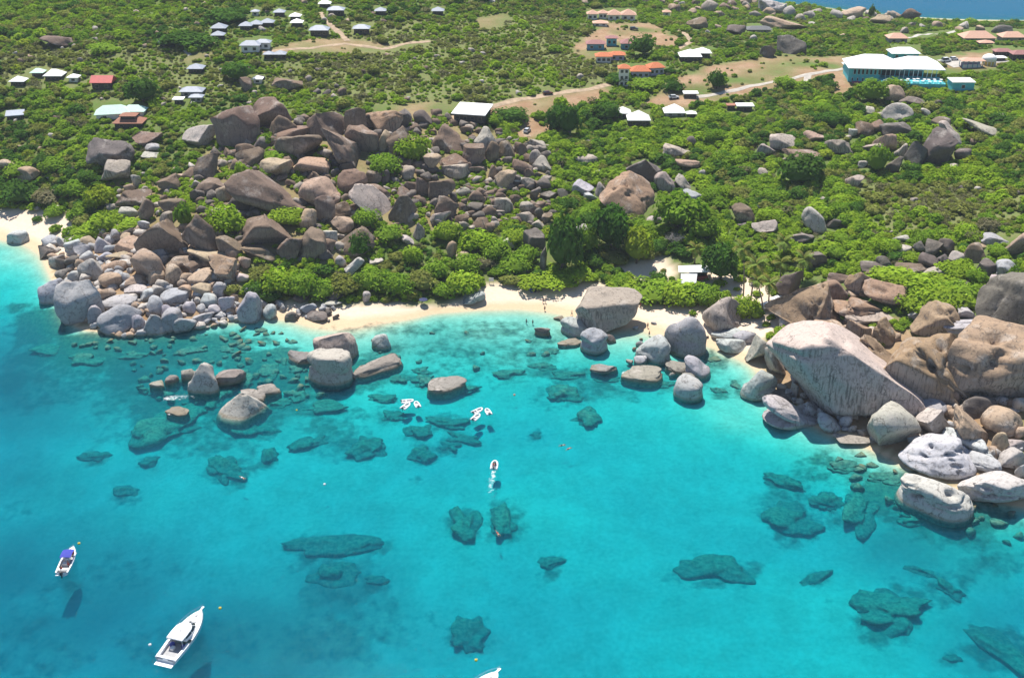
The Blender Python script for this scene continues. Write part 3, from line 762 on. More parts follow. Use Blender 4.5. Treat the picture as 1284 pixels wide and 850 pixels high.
BOULDERS = """
102 378 55 52 0 g|pale waterline boulder|largest pale smooth boulder standing at the water's edge of the left point
66 366 30 30 0 g|wet isolated boulder|grey boulder standing in the water left of the largest pale waterline boulder
95 347 16 14 0 g
115 338 28 26 -20 l
150 399 50 32 -15 g|bluish front boulder|long bluish grey boulder at the front waterline of the left point
121 395 18 24 0 g
148 378 44 18 -5 g
195 407 26 26 0 g|wedge shaped boulder|wedge shaped pale boulder on the front waterline of the left point
172 406 18 22 0 g
217 402 28 28 -30 g
231 406 28 22 -20 g
255 398 26 14 -10 g
313 387 30 40 0 g|tall upright grey boulder|tall upright grey boulder where the left point meets the main beach
338 392 16 20 10 g
366 396 16 12 0 d
203 298 60 50 0 b|great brown boulder|big round dark brown boulder behind the grey pile of the left point
186 333 42 38 0 t|smooth tan boulder|smooth tan boulder directly below the big round brown boulder of the left point
196 347 20 22 0 t
219 344 22 22 0 t
170 352 28 14 0 t
170 363 30 13 -5 l
151 320 34 14 -5 t
150 333 24 14 0 t
138 352 28 20 0 t
130 338 20 12 0 t
160 308 28 20 -35 t
144 296 15 16 0 g
162 290 20 11 0 d
158 300 14 13 0 t
128 307 19 18 0 g
112 303 22 13 0 t
105 315 23 21 0 g
92 311 18 18 0 g
109 323 22 14 -20 g
134 321 18 11 0 g
140 311 16 10 0 g
77 331 13 14 0 d
79 344 20 15 0 d
91 329 16 16 0 d
61 302 20 13 0 g
57 317 18 16 0 d
23 297 26 16 0 g|left beach boulder|grey boulder lying alone on the small left beach at the picture edge
194 384 22 22 0 g
219 372 34 18 0 g
208 391 15 16 0 g
186 369 20 13 0 g
205 358 20 16 0 l
277 339 36 30 15 p|pitted tan boulder|pitted tan boulder with a round hollow on the left point
268 321 60 18 18 t|long low tan boulder|long low tan boulder lying just above the pitted tan boulder
252 296 42 50 -25 b|streaked leaning boulder|pale streaked leaning boulder right of the big round brown boulder
287 308 34 20 30 b
340 288 64 38 10 b|domed brown boulder|wide domed brown boulder below the great dark whaleback boulder
336 243 94 46 25 b|dark whaleback boulder|largest dark brown whaleback boulder sloping down to the right on the left ridge
326 313 44 18 10 b
366 309 34 26 -20 b
390 306 40 34 0 b|cleft brown boulder|cleft brown boulder with a dark face above the beach scrub
251 350 34 18 -25 t
244 335 24 15 0 b
225 329 30 17 0 t
234 349 16 13 0 t
254 363 22 16 0 t
232 365 16 14 0 t
262 377 20 16 0 g
284 380 20 20 0 g
276 364 14 20 0 g
314 367 14 14 0 g
306 328 16 14 0 t
304 347 16 10 0 l
237 385 15 13 0 g
269 388 15 12 0 g
299 160 58 50 -15 b|hollowed dark boulder|big dark brown boulder with a hollow side at the top of the left ridge
341 143 48 36 0 b|ridge crest boulder|rounded brown boulder crowning the top of the left ridge
354 160 34 28 0 b
252 168 46 26 -35 l|pale tilted slab|pale tilted slab boulder left of the big hollowed dark boulder
281 147 14 14 0 d
372 166 44 16 -12 b
376 181 54 32 0 b|dark capped boulder|dark boulder with a flat capstone beside the long leaning boulder
410 157 46 32 20 b
433 190 78 34 48 b|long leaning boulder|very long brown boulder leaning diagonally across the ridge
447 153 26 36 0 b
455 174 40 34 0 b|square brown boulder|squarish brown boulder between the long leaning boulder and the orange egg boulder
480 152 42 34 20 p|orange egg boulder|egg shaped orange brown boulder on the ridge skyline
502 150 22 26 30 d
530 149 22 20 0 d
482 178 16 26 0 t
503 180 30 36 -15 b
262 206 34 30 0 b|dark pyramid boulder|dark brown pyramid boulder amid shrubs above the whaleback
313 197 36 20 -20 b
346 211 38 22 0 t|flat fronted tan boulder|flat fronted tan boulder just above the dark whaleback
308 189 24 16 0 b
268 232 42 18 -10 b
280 243 22 20 0 t
300 255 28 26 0 d
212 229 28 18 -15 b
140 191 54 34 0 d|dark overhung boulder|dark overhung boulder with a pale top standing alone on the left slope
146 215 34 28 0 m|pale creased boulder|pale creased boulder just below the dark overhung boulder on the left slope
187 173 34 18 -10 b
191 185 18 9 0 g
188 194 22 8 0 l
168 248 38 20 0 b
163 267 22 14 0 l
183 265 18 30 15 b
216 258 34 22 0 b
210 273 20 16 0 m
170 227 12 16 0 l
237 217 20 12 0 b
443 228 36 28 0 b
466 255 60 30 42 m|sloping flat slab|broad flat pale slab sloping down to the right in the middle of the ridge
400 243 46 34 -10 t|broad tan boulder|broad tan boulder right of the dark whaleback boulder
408 263 26 34 0 b
430 263 26 18 20 b
474 241 30 16 10 b
505 263 30 34 12 b|dark split boulder|dark split upright boulder right of the sloping flat slab
468 223 20 18 0 b
483 222 12 17 0 d
511 217 18 16 0 m
530 235 18 26 0 b
510 241 22 14 0 b
390 207 46 20 5 t
387 276 20 26 0 t
429 281 28 18 0 t
446 301 46 30 0 b|wide brown boulder|wide brown boulder behind the round dark green shrub
413 297 20 18 0 l
409 318 18 13 0 d
427 327 13 13 0 l
444 334 26 16 -25 l|pale scrub boulder|pale wedge boulder among the scrub above the beach
524 290 16 20 0 m
511 301 18 10 10 l
471 327 18 8 0 l
460 373 10 14 0 l|white egg boulder|small white egg shaped boulder at the scrub edge on the beach
418 370 22 13 0 d
418 380 20 7 0 l
386 386 22 13 0 g
377 373 18 9 0 d
397 397 26 12 0 d
566 174 44 30 0 b|brown ridge dome|large brown domed boulder below the white flat roofed building
608 180 28 36 0 m|upright fluted boulder|upright fluted grey boulder right of the brown ridge dome
594 195 26 24 0 b
617 192 18 28 0 b
636 189 22 22 0 b
653 188 15 17 0 b
671 181 26 12 15 m
675 198 22 20 0 m
655 209 24 18 0 b
680 206 24 18 0 m
543 205 22 22 0 t
569 203 34 18 0 b
571 215 32 18 -10 m
598 211 22 10 0 b
619 217 11 19 15 b
634 225 26 22 0 t
649 225 20 8 10 w|white broken slab|white broken slab lying bright among the brown boulders of the ridge
662 229 16 13 0 m
554 237 32 28 0 b|round brown boulder|round dark brown boulder low in the middle of the ridge
560 260 28 26 0 b
550 272 36 18 -25 m
581 240 18 11 10 m
604 241 14 10 0 b
596 262 19 13 0 d
613 262 18 13 0 m
600 271 16 12 0 d
632 256 22 18 0 m
662 260 20 16 0 m
659 272 22 13 0 m
676 268 12 15 0 d
686 274 13 12 0 b
671 243 14 16 0 d
688 244 24 9 0 d
675 281 17 10 0 m
603 282 24 16 0 b
621 278 10 12 0 m
579 273 18 11 0 b
637 305 18 14 15 l
566 313 12 20 10 t
581 323 18 14 10 t
670 303 26 26 0 d|dark cliff boulder|dark fissured cliff like boulder left of the tall dark green tree
681 325 9 30 0 d
659 336 11 9 0 m
593 373 30 14 -15 g|flat beach rock|flat pale grey rock lying on the dry sand of the main beach
808 211 44 30 0 d|balanced dark boulder|dark grey boulder perched on the large tan sloping boulder
795 245 72 40 30 p|large sloping pitted boulder|large tan sloping boulder with dark pits in the middle of the scrub
834 228 25 24 0 m
858 230 26 12 45 m
868 247 26 14 15 g
731 235 26 16 0 g
740 246 16 8 0 g
706 243 13 11 0 d
754 238 14 18 0 m
820 275 18 9 -10 l
730 288 15 13 0 l
735 199 26 10 0 m
863 205 32 12 10 t
848 188 34 14 10 m
763 391 78 52 0 m|big round shallows boulder|big round grey boulder with a tan top at the middle of the main beach
719 410 32 22 15 g|grooved wet boulder|grooved grey boulder at the left foot of the big round shallows boulder
753 407 32 18 15 g
745 428 32 30 0 g|cube like sea boulder|cube like grey boulder standing in the water before the big round boulder
714 428 28 10 0 r
766 425 12 10 0 d
701 399 13 6 0 d
817 440 46 26 -35 g|tilted pillow boulder|pillow shaped grey boulder tilting up to the right in the shallows
803 452 15 10 0 g
860 422 48 52 0 g|pockmarked round boulder|tall round grey boulder with a dark pock mark on the waterline
909 394 58 42 30 m|pale tan ramp boulder|pale tan ramp shaped boulder on the sand beside the small green bush
912 418 38 14 0 g
917 431 38 20 10 g|dark bottomed boulder|low grey boulder with a dark underside on the sand right of the pockmarked boulder
933 421 28 16 -15 g
953 438 34 34 0 l
972 458 64 26 65 m|standing slab|tall standing slab leaning against the huge angular boulder
954 484 34 36 30 g|sea end boulder|grey boulder at the water's edge below the tall standing slab
976 497 30 16 0 d
995 521 84 28 33 g|long waterline slab|long grey slab lying on the waterline below the huge angular boulder
1018 513 26 16 35 g
1040 531 34 20 30 g
1072 552 50 14 8 r
996 489 9 20 0 l
1002 504 10 9 0 l
1052 466 172 100 31 h|huge angular boulder|huge angular boulder with a smooth pale sloping top on the right shore
1107 452 74 34 40 p|gnarled wedge boulder|gnarled tan wedge lying across the right side of the huge angular boulder
1020 380 80 60 25 p|great brown pyramid|great brown pyramid boulder behind the huge angular boulder
989 356 30 34 0 d|dark streaked boulder|dark streaked upright boulder between the palms and the great brown pyramid
1051 347 28 14 0 b
1046 366 30 28 0 p
1080 385 62 26 10 p
1078 357 32 30 30 p
1110 368 54 32 5 p|blocky brown boulder|blocky brown boulder left of the bright green bushes on the right flank
1100 397 74 11 0 m
1075 416 30 32 0 p
1109 417 30 32 0 p
1042 408 42 18 15 t
1165 458 112 84 42 p|pitted face boulder|large boulder with a brown pitted top and streaked bluish grey face
1178 402 50 40 15 p|cracked brown boulder|cracked round brown boulder above the pitted face boulder
1246 456 116 100 15 p|big right edge boulder|biggest brown boulder with deep hollows at the right picture edge
1220 408 74 24 0 g
1268 388 70 82 0 d|dark cliff block|tall dark cliff like block cut by the right picture edge
1264 340 28 26 0 w
1212 391 26 14 10 g
1147 396 20 14 0 g
1154 310 18 14 0 d
1171 312 22 20 0 d
1188 310 20 20 0 d
1165 328 22 20 0 d
1182 326 14 12 0 d
1200 322 20 14 0 l
1223 318 26 24 0 b
1235 336 26 22 50 d
1230 309 18 8 0 t
1143 337 36 14 0 b
1174 340 32 12 0 m
1200 356 30 9 0 d
1244 355 11 20 0 l
1274 307 24 30 0 t
1244 298 32 13 0 g
1134 312 18 9 0 l
1108 330 16 16 0 d
1096 335 34 15 0 d
1220 543 74 32 42 t|orange streaked boulder|long tan boulder with an orange streaked back at the right waterline pile
1226 507 40 26 0 d
1257 527 48 32 5 t|blocky tan boulder|blocky tan boulder right of the orange streaked boulder
1162 515 46 26 -20 g
1170 528 40 36 0 l
1116 535 66 52 22 l|smooth white boulder|smooth white boulder at the waterline below the pitted face boulder
1178 567 88 50 0 w|white pitted boulder|largest white pitted boulder at the right waterline
1228 577 46 22 30 w
1216 556 52 24 40 w
1269 573 32 24 0 l
1254 556 18 26 0 t
1273 557 26 16 0 l
1281 589 14 20 0 g
1192 500 18 20 0 t
1214 492 12 16 0 t
1135 508 11 24 0 l
1174 620 80 50 14 w|holed white sea boulder|white boulder riddled with dark holes standing out in the water
1252 608 86 46 10 w|pale edge boulder|pale pitted boulder at the waterline cut by the right picture edge
850 459 28 18 0 r
874 462 36 20 40 g
863 483 24 28 45 w|white capped rock|small white capped rock standing in the shallows below the pockmarked boulder
864 470 16 14 0 r
757 462 32 12 5 r|low dark rock|low dark rock just breaking the water left of the flat tan rock
804 467 48 20 0 r
738 525 30 28 20 s
706 496 32 30 -20 s
680 415 19 12 0 d
423 432 52 38 40 m|pale ridged sea boulder|pale ridged boulder in the bay behind the square white boulder
414 459 52 42 0 l|square white boulder|square white boulder with a dark waterline in the left of the bay
470 457 58 20 -18 r|flat sloping slab|flat grey slab sloping out of the water right of the square white boulder
382 447 46 18 8 r|flat brown slab|flat brown slab in the water left of the square white boulder
478 429 22 18 0 g
257 474 36 38 0 l|white capped sea boulder|white capped boulder in the left bay next to a dark rock
288 468 32 30 0 r|dark peaked rock|dark peaked rock right of the white capped boulder in the left bay
237 466 20 22 0 r
305 514 64 38 5 l|white cone boulder|white cone shaped boulder standing farthest out in the left bay
193 493 22 14 0 s
197 480 18 12 0 r
214 474 16 16 0 r
222 515 28 12 0 r
317 493 30 18 0 r
335 488 24 16 20 r
310 480 16 18 0 s
338 466 36 22 0 s
373 463 20 12 0 s
352 454 16 9 0 s
327 414 16 9 0 s
561 481 44 20 0 r|tan reef rock|tan reef rock breaking the surface above the two dinghy groups
1085 162 24 16 20 b
1100 159 20 14 0 b
1123 163 34 19 0 d
1110 179 26 24 0 t
1069 167 11 11 0 l
1094 185 26 14 0 m
1180 188 38 42 25 d|dark faced hill boulder|largest dark faced boulder of the group below the turquoise restaurant
1192 171 28 32 0 m
1180 156 22 14 0 b
1151 192 32 30 0 d
1121 208 20 22 0 d
1131 190 18 18 -30 m
1205 194 20 15 0 d
1233 162 48 15 15 m
1223 177 14 9 0 b
1122 140 38 21 0 l|pale hill boulder|large pale rounded boulder just below the turquoise restaurant
1122 118 28 20 0 t
1146 126 34 12 5 d
1087 139 20 9 0 l
1160 141 14 8 20 l
960 189 24 16 0 m
980 177 34 19 0 m
1012 195 56 15 5 b
1052 184 30 20 25 m
1022 171 24 12 0 t
1072 228 22 14 0 m
1082 206 13 9 0 l
992 58 32 24 0 d|dark clearing boulder|dark upright boulder beside the earth car park
963 65 18 16 0 d
971 9 36 19 0 w|white coast boulder|large white boulder on the far coast against the deep blue sea
1071 17 30 14 0 t
1103 25 26 13 0 t
1118 19 22 10 0 t
1255 37 24 11 0 d
982 30 58 14 10 t
875 30 26 15 0 b
923 38 24 12 0 d
931 268 30 22 40 b
958 284 30 19 0 m
1022 278 38 22 45 l|pale leaning hill boulder|pale leaning boulder in the scrub above the palms
1047 279 18 12 0 d
1007 296 32 14 0 d
1020 326 26 22 0 d
1130 298 22 9 0 l
9 207 20 14 0 t
36 218 26 18 0 t
72 52 40 16 0 b
308 106 16 18 0 b
362 104 36 15 0 b
"""
HUGE = {(1052, 466): [(.04, .10, .99, .20), (-.25, -.90, .10, .36), (-.93, -.25, .2, .80), (.9, -.3, .1, .86)],
        (1268, 388): [(0, 0, 1, .8), (-.1, -1, 0, .6), (-1, -.2, 0, .7)], (1165, 458): [(-.2, -.9, -.15, .5)],
        (466, 255): [(.2, -.6, .75, .3)], (252, 168): [(.1, -.6, .75, .35)], (305, 514): [(.0, -.2, .95, .8)],
        (140, 191): [(0, -.95, -.2, .45)], (763, 391): [(.4, -.8, -.4, .7)], (1020, 380): [(.8, 0, .6, .5), (-.6, -.5, .6, .55)], (909, 394): [(.6, -.3, .7, .35)],
        (414, 459): [(0, -1, -.1, .6), (.05, .1, 1, .6)]}
_k = 0
MARKS = []      # landmarks for wording labels: px, py, short name
for ln in BOULDERS.strip().splitlines():
    q = ln.split("|"); a = q[0].split()
    x, y, w, h, g = map(float, a[:5])
    o = boulder(_k, x, y, w, h, g, a[5], HUGE.get((int(x), int(y)))); _k += 1
    if len(q) > 1:
        o["label"] = q[2]; MARKS.append((x, y, q[1], max(w, h)))
    o["category"] = "boulder"; o["group"] = "granite boulders along the shore and hillside"
SUBMARKS = []
for ln in SUBMERGED.strip().splitlines():
    q = ln.split("|"); x, y, w, h, g = map(float, q[0].split())
    o = boulder(_k, x, y, w, h, g, 's'); _k += 1
    if q[1]:
        o["label"] = q[1]; SUBMARKS.append((x, y, q[2], max(w, h)))
    o["category"] = "submerged boulder"; o["group"] = "boulders lying under the clear water"
# ------------------------------------------------------------------ small rocks between the boulders (too many to count)
def covered(px, py, k=1.0, skip_sub=True):
    px = np.asarray(px, float); py = np.asarray(py, float)
    c = np.zeros(px.shape, bool)
    for (o, cx, cy_, w, h, ang, typ, p, dm) in PLACED:
        if typ == 's' and skip_sub: continue
        a = R(ang); dx, dy = px - cx, py - cy_
        u = dx * math.cos(a) + dy * math.sin(a); v = -dx * math.sin(a) + dy * math.cos(a)
        c |= (u / (w / 2 * k)) ** 2 + (v / (h / 2 * k)) ** 2 < 1
    return c

FILL = [  # polygon in the picture, spacing, size range, types, probability
 ([(62,310),(100,290),(140,285),(240,275),(300,320),(300,345),(280,362),(300,372),(330,378),(335,400),(300,404),(260,412),(150,424),(80,400),(60,350)], 8, (7, 17), 'ggltt', .9),
 ([(240,215),(300,150),(360,150),(430,150),(540,140),(600,160),(690,180),(700,260),(690,285),(600,290),(520,285),(470,300),(430,330),(380,330),(300,310),(250,300)], 8, (7, 16), 'bbbmdd', .5),
 ([(120,240),(240,200),(260,290),(180,285),(130,280)], 10, (6, 13), 'bmlt', .4),
 ([(940,440),(985,400),(1060,400),(1160,430),(1200,490),(1284,500),(1284,600),(1180,560),(1050,545),(990,515)], 11, (9, 21), 'glmt', .85),
 ([(1040,340),(1110,345),(1120,380),(1060,410)], 9, (8, 16), 'pbt', .7),
 ([(690,395),(800,400),(900,400),(940,440),(880,480),(800,465),(730,440)], 15, (5, 11), 'gd', .35),
 ([(330,380),(420,378),(420,405),(350,402)], 8, (5, 11), 'ggd', .6),
 ([(35,325),(75,330),(75,350),(45,345)], 8, (6, 12), 'd', .6),
 ([(160,455),(400,440),(420,500),(250,520),(170,500)], 12, (6, 16), 's', .75),
 ([(60,430),(330,412),(400,430),(180,450)], 11, (5, 14), 's', .65),
 ([(1060,560),(1130,580),(1284,650),(1284,690),(1130,650),(1040,600)], 14, (8, 18), 's', .6),
 ([(400,415),(660,400),(700,430),(690,500),(500,480)], 20, (5, 14), 's', .35),
 ([(830,2),(960,5),(1010,18),(1130,20),(1180,34),(1284,40),(1284,44),(1140,36),(1060,28),(950,26),(840,18)], 10, (8, 16), 'tttlmb', .72),
 ([(600,0),(830,0),(850,14),(700,8),(620,10)], 13, (5, 11), 'lmt', .5),
 ([(0,0),(430,0),(560,60),(560,130),(300,135),(0,160)], 21, (4, 9), 'lmbt', .26),
 ([(0,160),(130,150),(130,280),(0,260)], 24, (5, 11), 'lmt', .35),
 ([(560,60),(760,90),(760,130),(640,120),(560,128)], 24, (5, 11), 'lm', .3),
 ([(700,180),(940,150),(1060,130),(1284,110),(1284,290),(1040,300),(900,290),(830,300),(700,300)], 25, (6, 13), 'lmmd', .26),
 ([(1060,20),(1284,46),(1284,60),(1060,60),(860,60),(860,30)], 24, (6, 12), 'tml', .3),
 ([(280,85),(420,80),(430,120),(290,125)], 16, (6, 13), 'bdm', .45),
 ([(40,40),(130,35),(150,60),(50,66)], 14, (6, 13), 'blm', .55),
]
_base = [rock_shape(9000 + i, 2, 0, None, 1.2, 10, i % 2 == 0) for i in range(7)]
VV, FF, CC = [], [], []
nv = 0
_seen = np.zeros((0, 2))
for poly, sp, (s0, s1), types, prob in FILL:
    xs = [p[0] for p in poly]; ys = [p[1] for p in poly]
    gx, gy = np.meshgrid(np.arange(min(xs), max(xs), sp), np.arange(min(ys), max(ys), sp * .8))
    gx = gx.ravel() + RNG.uniform(-.45, .45, gx.size) * sp; gy = gy.ravel() + RNG.uniform(-.4, .4, gy.size) * sp
    ok = in_poly(gx, gy, poly) & (RNG.random(gx.size) < prob) & ~covered(gx, gy, .86, types != 's')
    for x, y in zip(gx[ok], gy[ok]):
        w = RNG.uniform(s0, s1) * (1.0 if RNG.random() > .12 else 1.35)
        h = w * RNG.uniform(.55, .95)
        ty = types[RNG.integers(len(types))]
        hh = hit(x, y, 0, None if ty == 's' else -.3)
        if hh is None: continue
        p, t = hh
        if ty != 's' and p[2] < .4 and not (y > 395): continue
        W, D, Hz = rock_dims(w, h, y, t)
        gz = float(hgt(p[0], p[1]))
        cz = max(gz, -.6 if ty != 's' else -99) + Hz * .25
        if ty == 's':
            Hz = min(Hz, max(.3, (-.1 - gz) * 1.0)); cz = gz + Hz * .2
        P, F = _base[RNG.integers(7)]
        a = RNG.uniform(0, 6.283); c, s = math.cos(a), math.sin(a)
        Q = np.stack([P[:, 0] * c - P[:, 1] * s, P[:, 0] * s + P[:, 1] * c, P[:, 2]], -1) * np.array([W, D, Hz]) / 2
        b = R(RNG.uniform(-35, 35)); c, s = math.cos(b), math.sin(b)
        Q = np.stack([Q[:, 0] * c + Q[:, 2] * s, Q[:, 1], -Q[:, 0] * s + Q[:, 2] * c], -1) + np.array([p[0], p[1], cz])
        # reach the bottom where the rock stands in water
        if cz - Hz / 2 > gz:
            lo = Q[:, 2] < cz; Q[lo, 2] = cz + (Q[lo, 2] - cz) * (cz - gz + .3) / (Hz / 2)
        VV.append(Q); FF.append(F + nv); nv += len(Q)
        col = np.array(ROCK[ty]) * RNG.uniform(.8, 1.18)
        CC.append(np.tile([*col, .4 if ty in 'bpmt' else 0], (len(Q), 1)))
me = fast_mesh("small_rocks", np.concatenate(VV), np.concatenate(FF), [m_rock])
vcol(me, "rk", np.concatenate(CC))
o = link("small_rocks", me)
tag(o, "small tumbled granite rocks filling the gaps between the boulders and dotting the hillside", "rocks", kind="stuff")
print("small rocks", len(VV))
# ------------------------------------------------------------------ foliage
def leaf_mat(name, c1, c2, sat=.0):
    m, nt, N, L, B = mk(name)
    oi = N.new("ShaderNodeObjectInfo")
    att = N.new("ShaderNodeVertexColor"); att.layer_name = "leaf"
    geo = N.new("ShaderNodeNewGeometry")
    n = noise_node(N, .035, 3, .5); L.new(geo.outputs["Position"], n.inputs["Vector"])
    f = math_(N, L, 'ADD', math_(N, L, 'MULTIPLY', oi.outputs["Random"], .65), math_(N, L, 'MULTIPLY', n.outputs[0], .4))
    col = mixc(N, L, f, c1, c2)
    col = mixc(N, L, 1.0, col, att.outputs[0], 'MULTIPLY')
    df = N.new("ShaderNodeBsdfDiffuse"); L.new(col, df.inputs[0])
    tl = N.new("ShaderNodeBsdfTranslucent")
    L.new(mixc(N, L, 1.0, col, (1.0, 1.25, .45), 'MULTIPLY'), tl.inputs[0])
    ms = N.new("ShaderNodeMixShader"); ms.inputs[0].default_value = .35
    L.new(df.outputs[0], ms.inputs[1]); L.new(tl.outputs[0], ms.inputs[2])
    N.remove(B)
    L.new(ms.outputs[0], N["Material Output"].inputs["Surface"])
    return m
LEAF = [leaf_mat("leaf_bright", (.20, .31, .024), (.29, .40, .04)),
        leaf_mat("leaf_mid", (.14, .245, .024), (.21, .32, .034)),
        leaf_mat("leaf_dark", (.052, .125, .02), (.09, .175, .03)),
        leaf_mat("leaf_olive", (.20, .225, .05), (.255, .27, .075)),
        leaf_mat("leaf_dry", (.185, .175, .10), (.22, .20, .115)),
        leaf_mat("leaf_yellow", (.24, .30, .026), (.28, .34, .036))]
SHADE = ["bright green", "mid green", "dark green", "olive green", "dry grey green", "yellow green"]

def crown(seed, n_leaf=330, lumps=8, flat=.75, size=.16):
    """unit crown: radius about 1, foot at z=0; leaf clumps spread over overlapping lumps"""
    r = np.random.default_rng(seed)
    C = [np.array([0, 0, flat * .5])]; RR = [.62]
    for k in range(lumps):
        a = r.uniform(0, 6.283); d = r.uniform(.35, .72)
        C.append(np.array([d * math.cos(a), d * math.sin(a), r.uniform(.18, .62) * flat])); RR.append(r.uniform(.26, .46))
    C = np.array(C); RR = np.array(RR)
    per = np.maximum(1, (n_leaf * RR ** 2 / (RR ** 2).sum()).astype(int))
    V = []; F = []; T = []
    tone = r.uniform(.72, 1.18, len(C))
    for k in range(len(C)):
        nrm = r.normal(size=(per[k], 3)); nrm[:, 2] = np.abs(nrm[:, 2]) * 1.0 - .15
        nrm /= np.linalg.norm(nrm, axis=1)[:, None]
        rad = RR[k] * r.uniform(.78, 1.1, per[k])
        P = C[k] + nrm * rad[:, None] * np.array([1, 1, .85])
        for p, n in zip(P, nrm):
            if p[2] < .02: p[2] = .02 + r.uniform(0, .05)
            n2 = n * .8 + np.array([-.05, .12, .55]) + r.normal(size=3) * .34; n2 /= np.linalg.norm(n2)
            t = np.cross(n2, r.normal(size=3)); t /= np.linalg.norm(t); b = np.cross(n2, t)
            s = size * r.uniform(.65, 1.35)
            i = len(V)
            V += [p - t * s, p - b * s * .62 - n2 * s * .12, p + t * s, p + b * s * .62 - n2 * s * .12]
            F.append((i, i + 1, i + 2, i + 3))
            q = tone[k] * r.uniform(.8, 1.2)
            T += [(q * r.uniform(.94, 1.06), q, q * r.uniform(.85, 1.1))] * 4
    return np.array(V), F, np.array(T)

def crown_mesh(name, mat, seed, n_leaf=330, lumps=8, flat=.75, size=.16, core=True):
    V, F, T = crown(seed, n_leaf, lumps, flat, size)
    if core:
        P, Fi = ico(2)
        keep = P * np.array([.72, .72, .40 * flat]) + np.array([0, 0, .42 * flat]) 
        keep = keep * (1 + .12 * vnoise(P * 2 + seed, seed))[:, None]
        nF = [tuple(int(i) + len(V) for i in f) for f in Fi]
        V = np.concatenate([V, keep]); F = F + nF
        T = np.concatenate([T, np.full((len(keep), 3), .9)])
    me = new_mesh(name, V, F, [mat], False)
    vcol(me, "leaf", np.clip(T, 0, 2))
    return me

# variants: (material, flatness)
SHRUB_V = []
for mi in range(6):
    for q in range(2):
        dry = mi == 4
        SHRUB_V.append((mi, crown_mesh("shrub", LEAF[mi], 300 + mi * 10 + q, 300 if not dry else 170, 7 + q * 2, .8 if q else .95, .165 if not dry else .12, core=not dry)))
SHRUB_F = [[crown_mesh("shrub", LEAF[mi], 400 + mi * 10 + q, 1000, 13, .9, .085) for q in range(2)] for mi in range(6)]
m_bark = paint("bark", (.15, .115, .085), .9, .25, 3, bump=.4)
m_deadwood = paint("dead_wood", (.36, .33, .31), .9, .2, 3)

VEG = []     # (px, py, w) of every crown placed by hand, kept clear by the scatter
HAND_SHRUBS = """
519 188 44 38 0
482 207 46 32 1
333 176 24 18 1
352 194 44 18 1
303 217 22 24 0
287 276 50 42 0
232 271 24 34 1
357 270 50 28 0
333 217 22 14 1
328 342 40 24 3
352 352 48 40 0
380 356 44 40 1
289 362 24 15 3
458 274 38 30 1
488 291 42 26 1
452 307 32 34 2
404 362 40 30 1
432 356 44 30 3
466 350 44 36 1
500 356 44 34 1
530 352 40 32 3
515 320 30 26 0
545 338 44 34 1
578 352 50 34 0
556 362 36 24 1
585 330 40 30 1
620 312 40 30 1
648 330 40 30 1
600 300 46 32 0
560 290 40 30 0
645 296 34 24 0
672 351 50 20 0
700 348 50 20 0
727 340 44 26 0
640 350 26 16 3
660 318 34 26 1
125 247 42 34 5
25 240 50 34 2
60 245 46 26 4
95 236 36 24 1
120 285 50 26 0
140 275 50 30 0
105 300 36 20 1
165 280 40 20 0
25 212 40 24 1
70 205 40 22 1
790 357 56 26 0
820 362 56 34 1
850 364 60 38 0
882 368 50 36 1
775 352 32 22 1
930 384 40 34 0
948 392 22 20 0
1150 352 60 34 0
1180 372 70 44 0
1150 376 60 36 0
1205 362 50 30 1
1195 335 46 26 0
1225 346 30 24 1
1120 345 60 20 0
1085 350 44 14 0
1100 425 28 12 0
1270 345 20 26 1
1180 160 24 14 0
1130 172 26 14 0
1120 105 34 18 1
1095 200 26 26 1
760 140 40 26 2
700 150 36 34 2
1180 350 50 24 0
640 143 46 22 2
620 150 30 18 1
780 97 40 16 2
810 105 46 16 1
845 108 30 18 2
900 102 24 16 1
985 103 34 18 1
1043 150 40 22 2
230 50 60 14 2
250 52 50 14 2
285 20 60 22 2
130 60 40 14 1
"""
shrub_objs = []
def put_shrub(px, py, w, h, mi, label=None):
    g = hit(px, py + h * .32, 0, 0)
    if g is None: return None
    p, t = g
    if p[2] < .4: return None
    rad = w / 2 * t / FPX * 1.08
    a = PITCH + math.atan((py - 425) / FPX)
    Vh = h * t / FPX
    Hz = max(.5 * rad, (Vh - rad * math.sin(a) * 1.2) / math.cos(a) * 1.1)
    v = SHRUB_F[mi][int(RNG.integers(2))] if w > 27 else SHRUB_V[mi * 2 + int(RNG.integers(2))][1]
    o = link("shrub", v, None, (p[0], p[1], p[2] - .1), (0, 0, RNG.uniform(0, 6.28)))
    o.scale = (rad * RNG.uniform(.9, 1.1), rad * RNG.uniform(.9, 1.1), Hz)
    shrub_objs.append((o, px, py, w, h, mi))
    VEG.append((px, py, w, h))
    return o
for ln in HAND_SHRUBS.strip().splitlines():
    a = ln.split(); put_shrub(*map(float, a[:4]), int(a[4]))

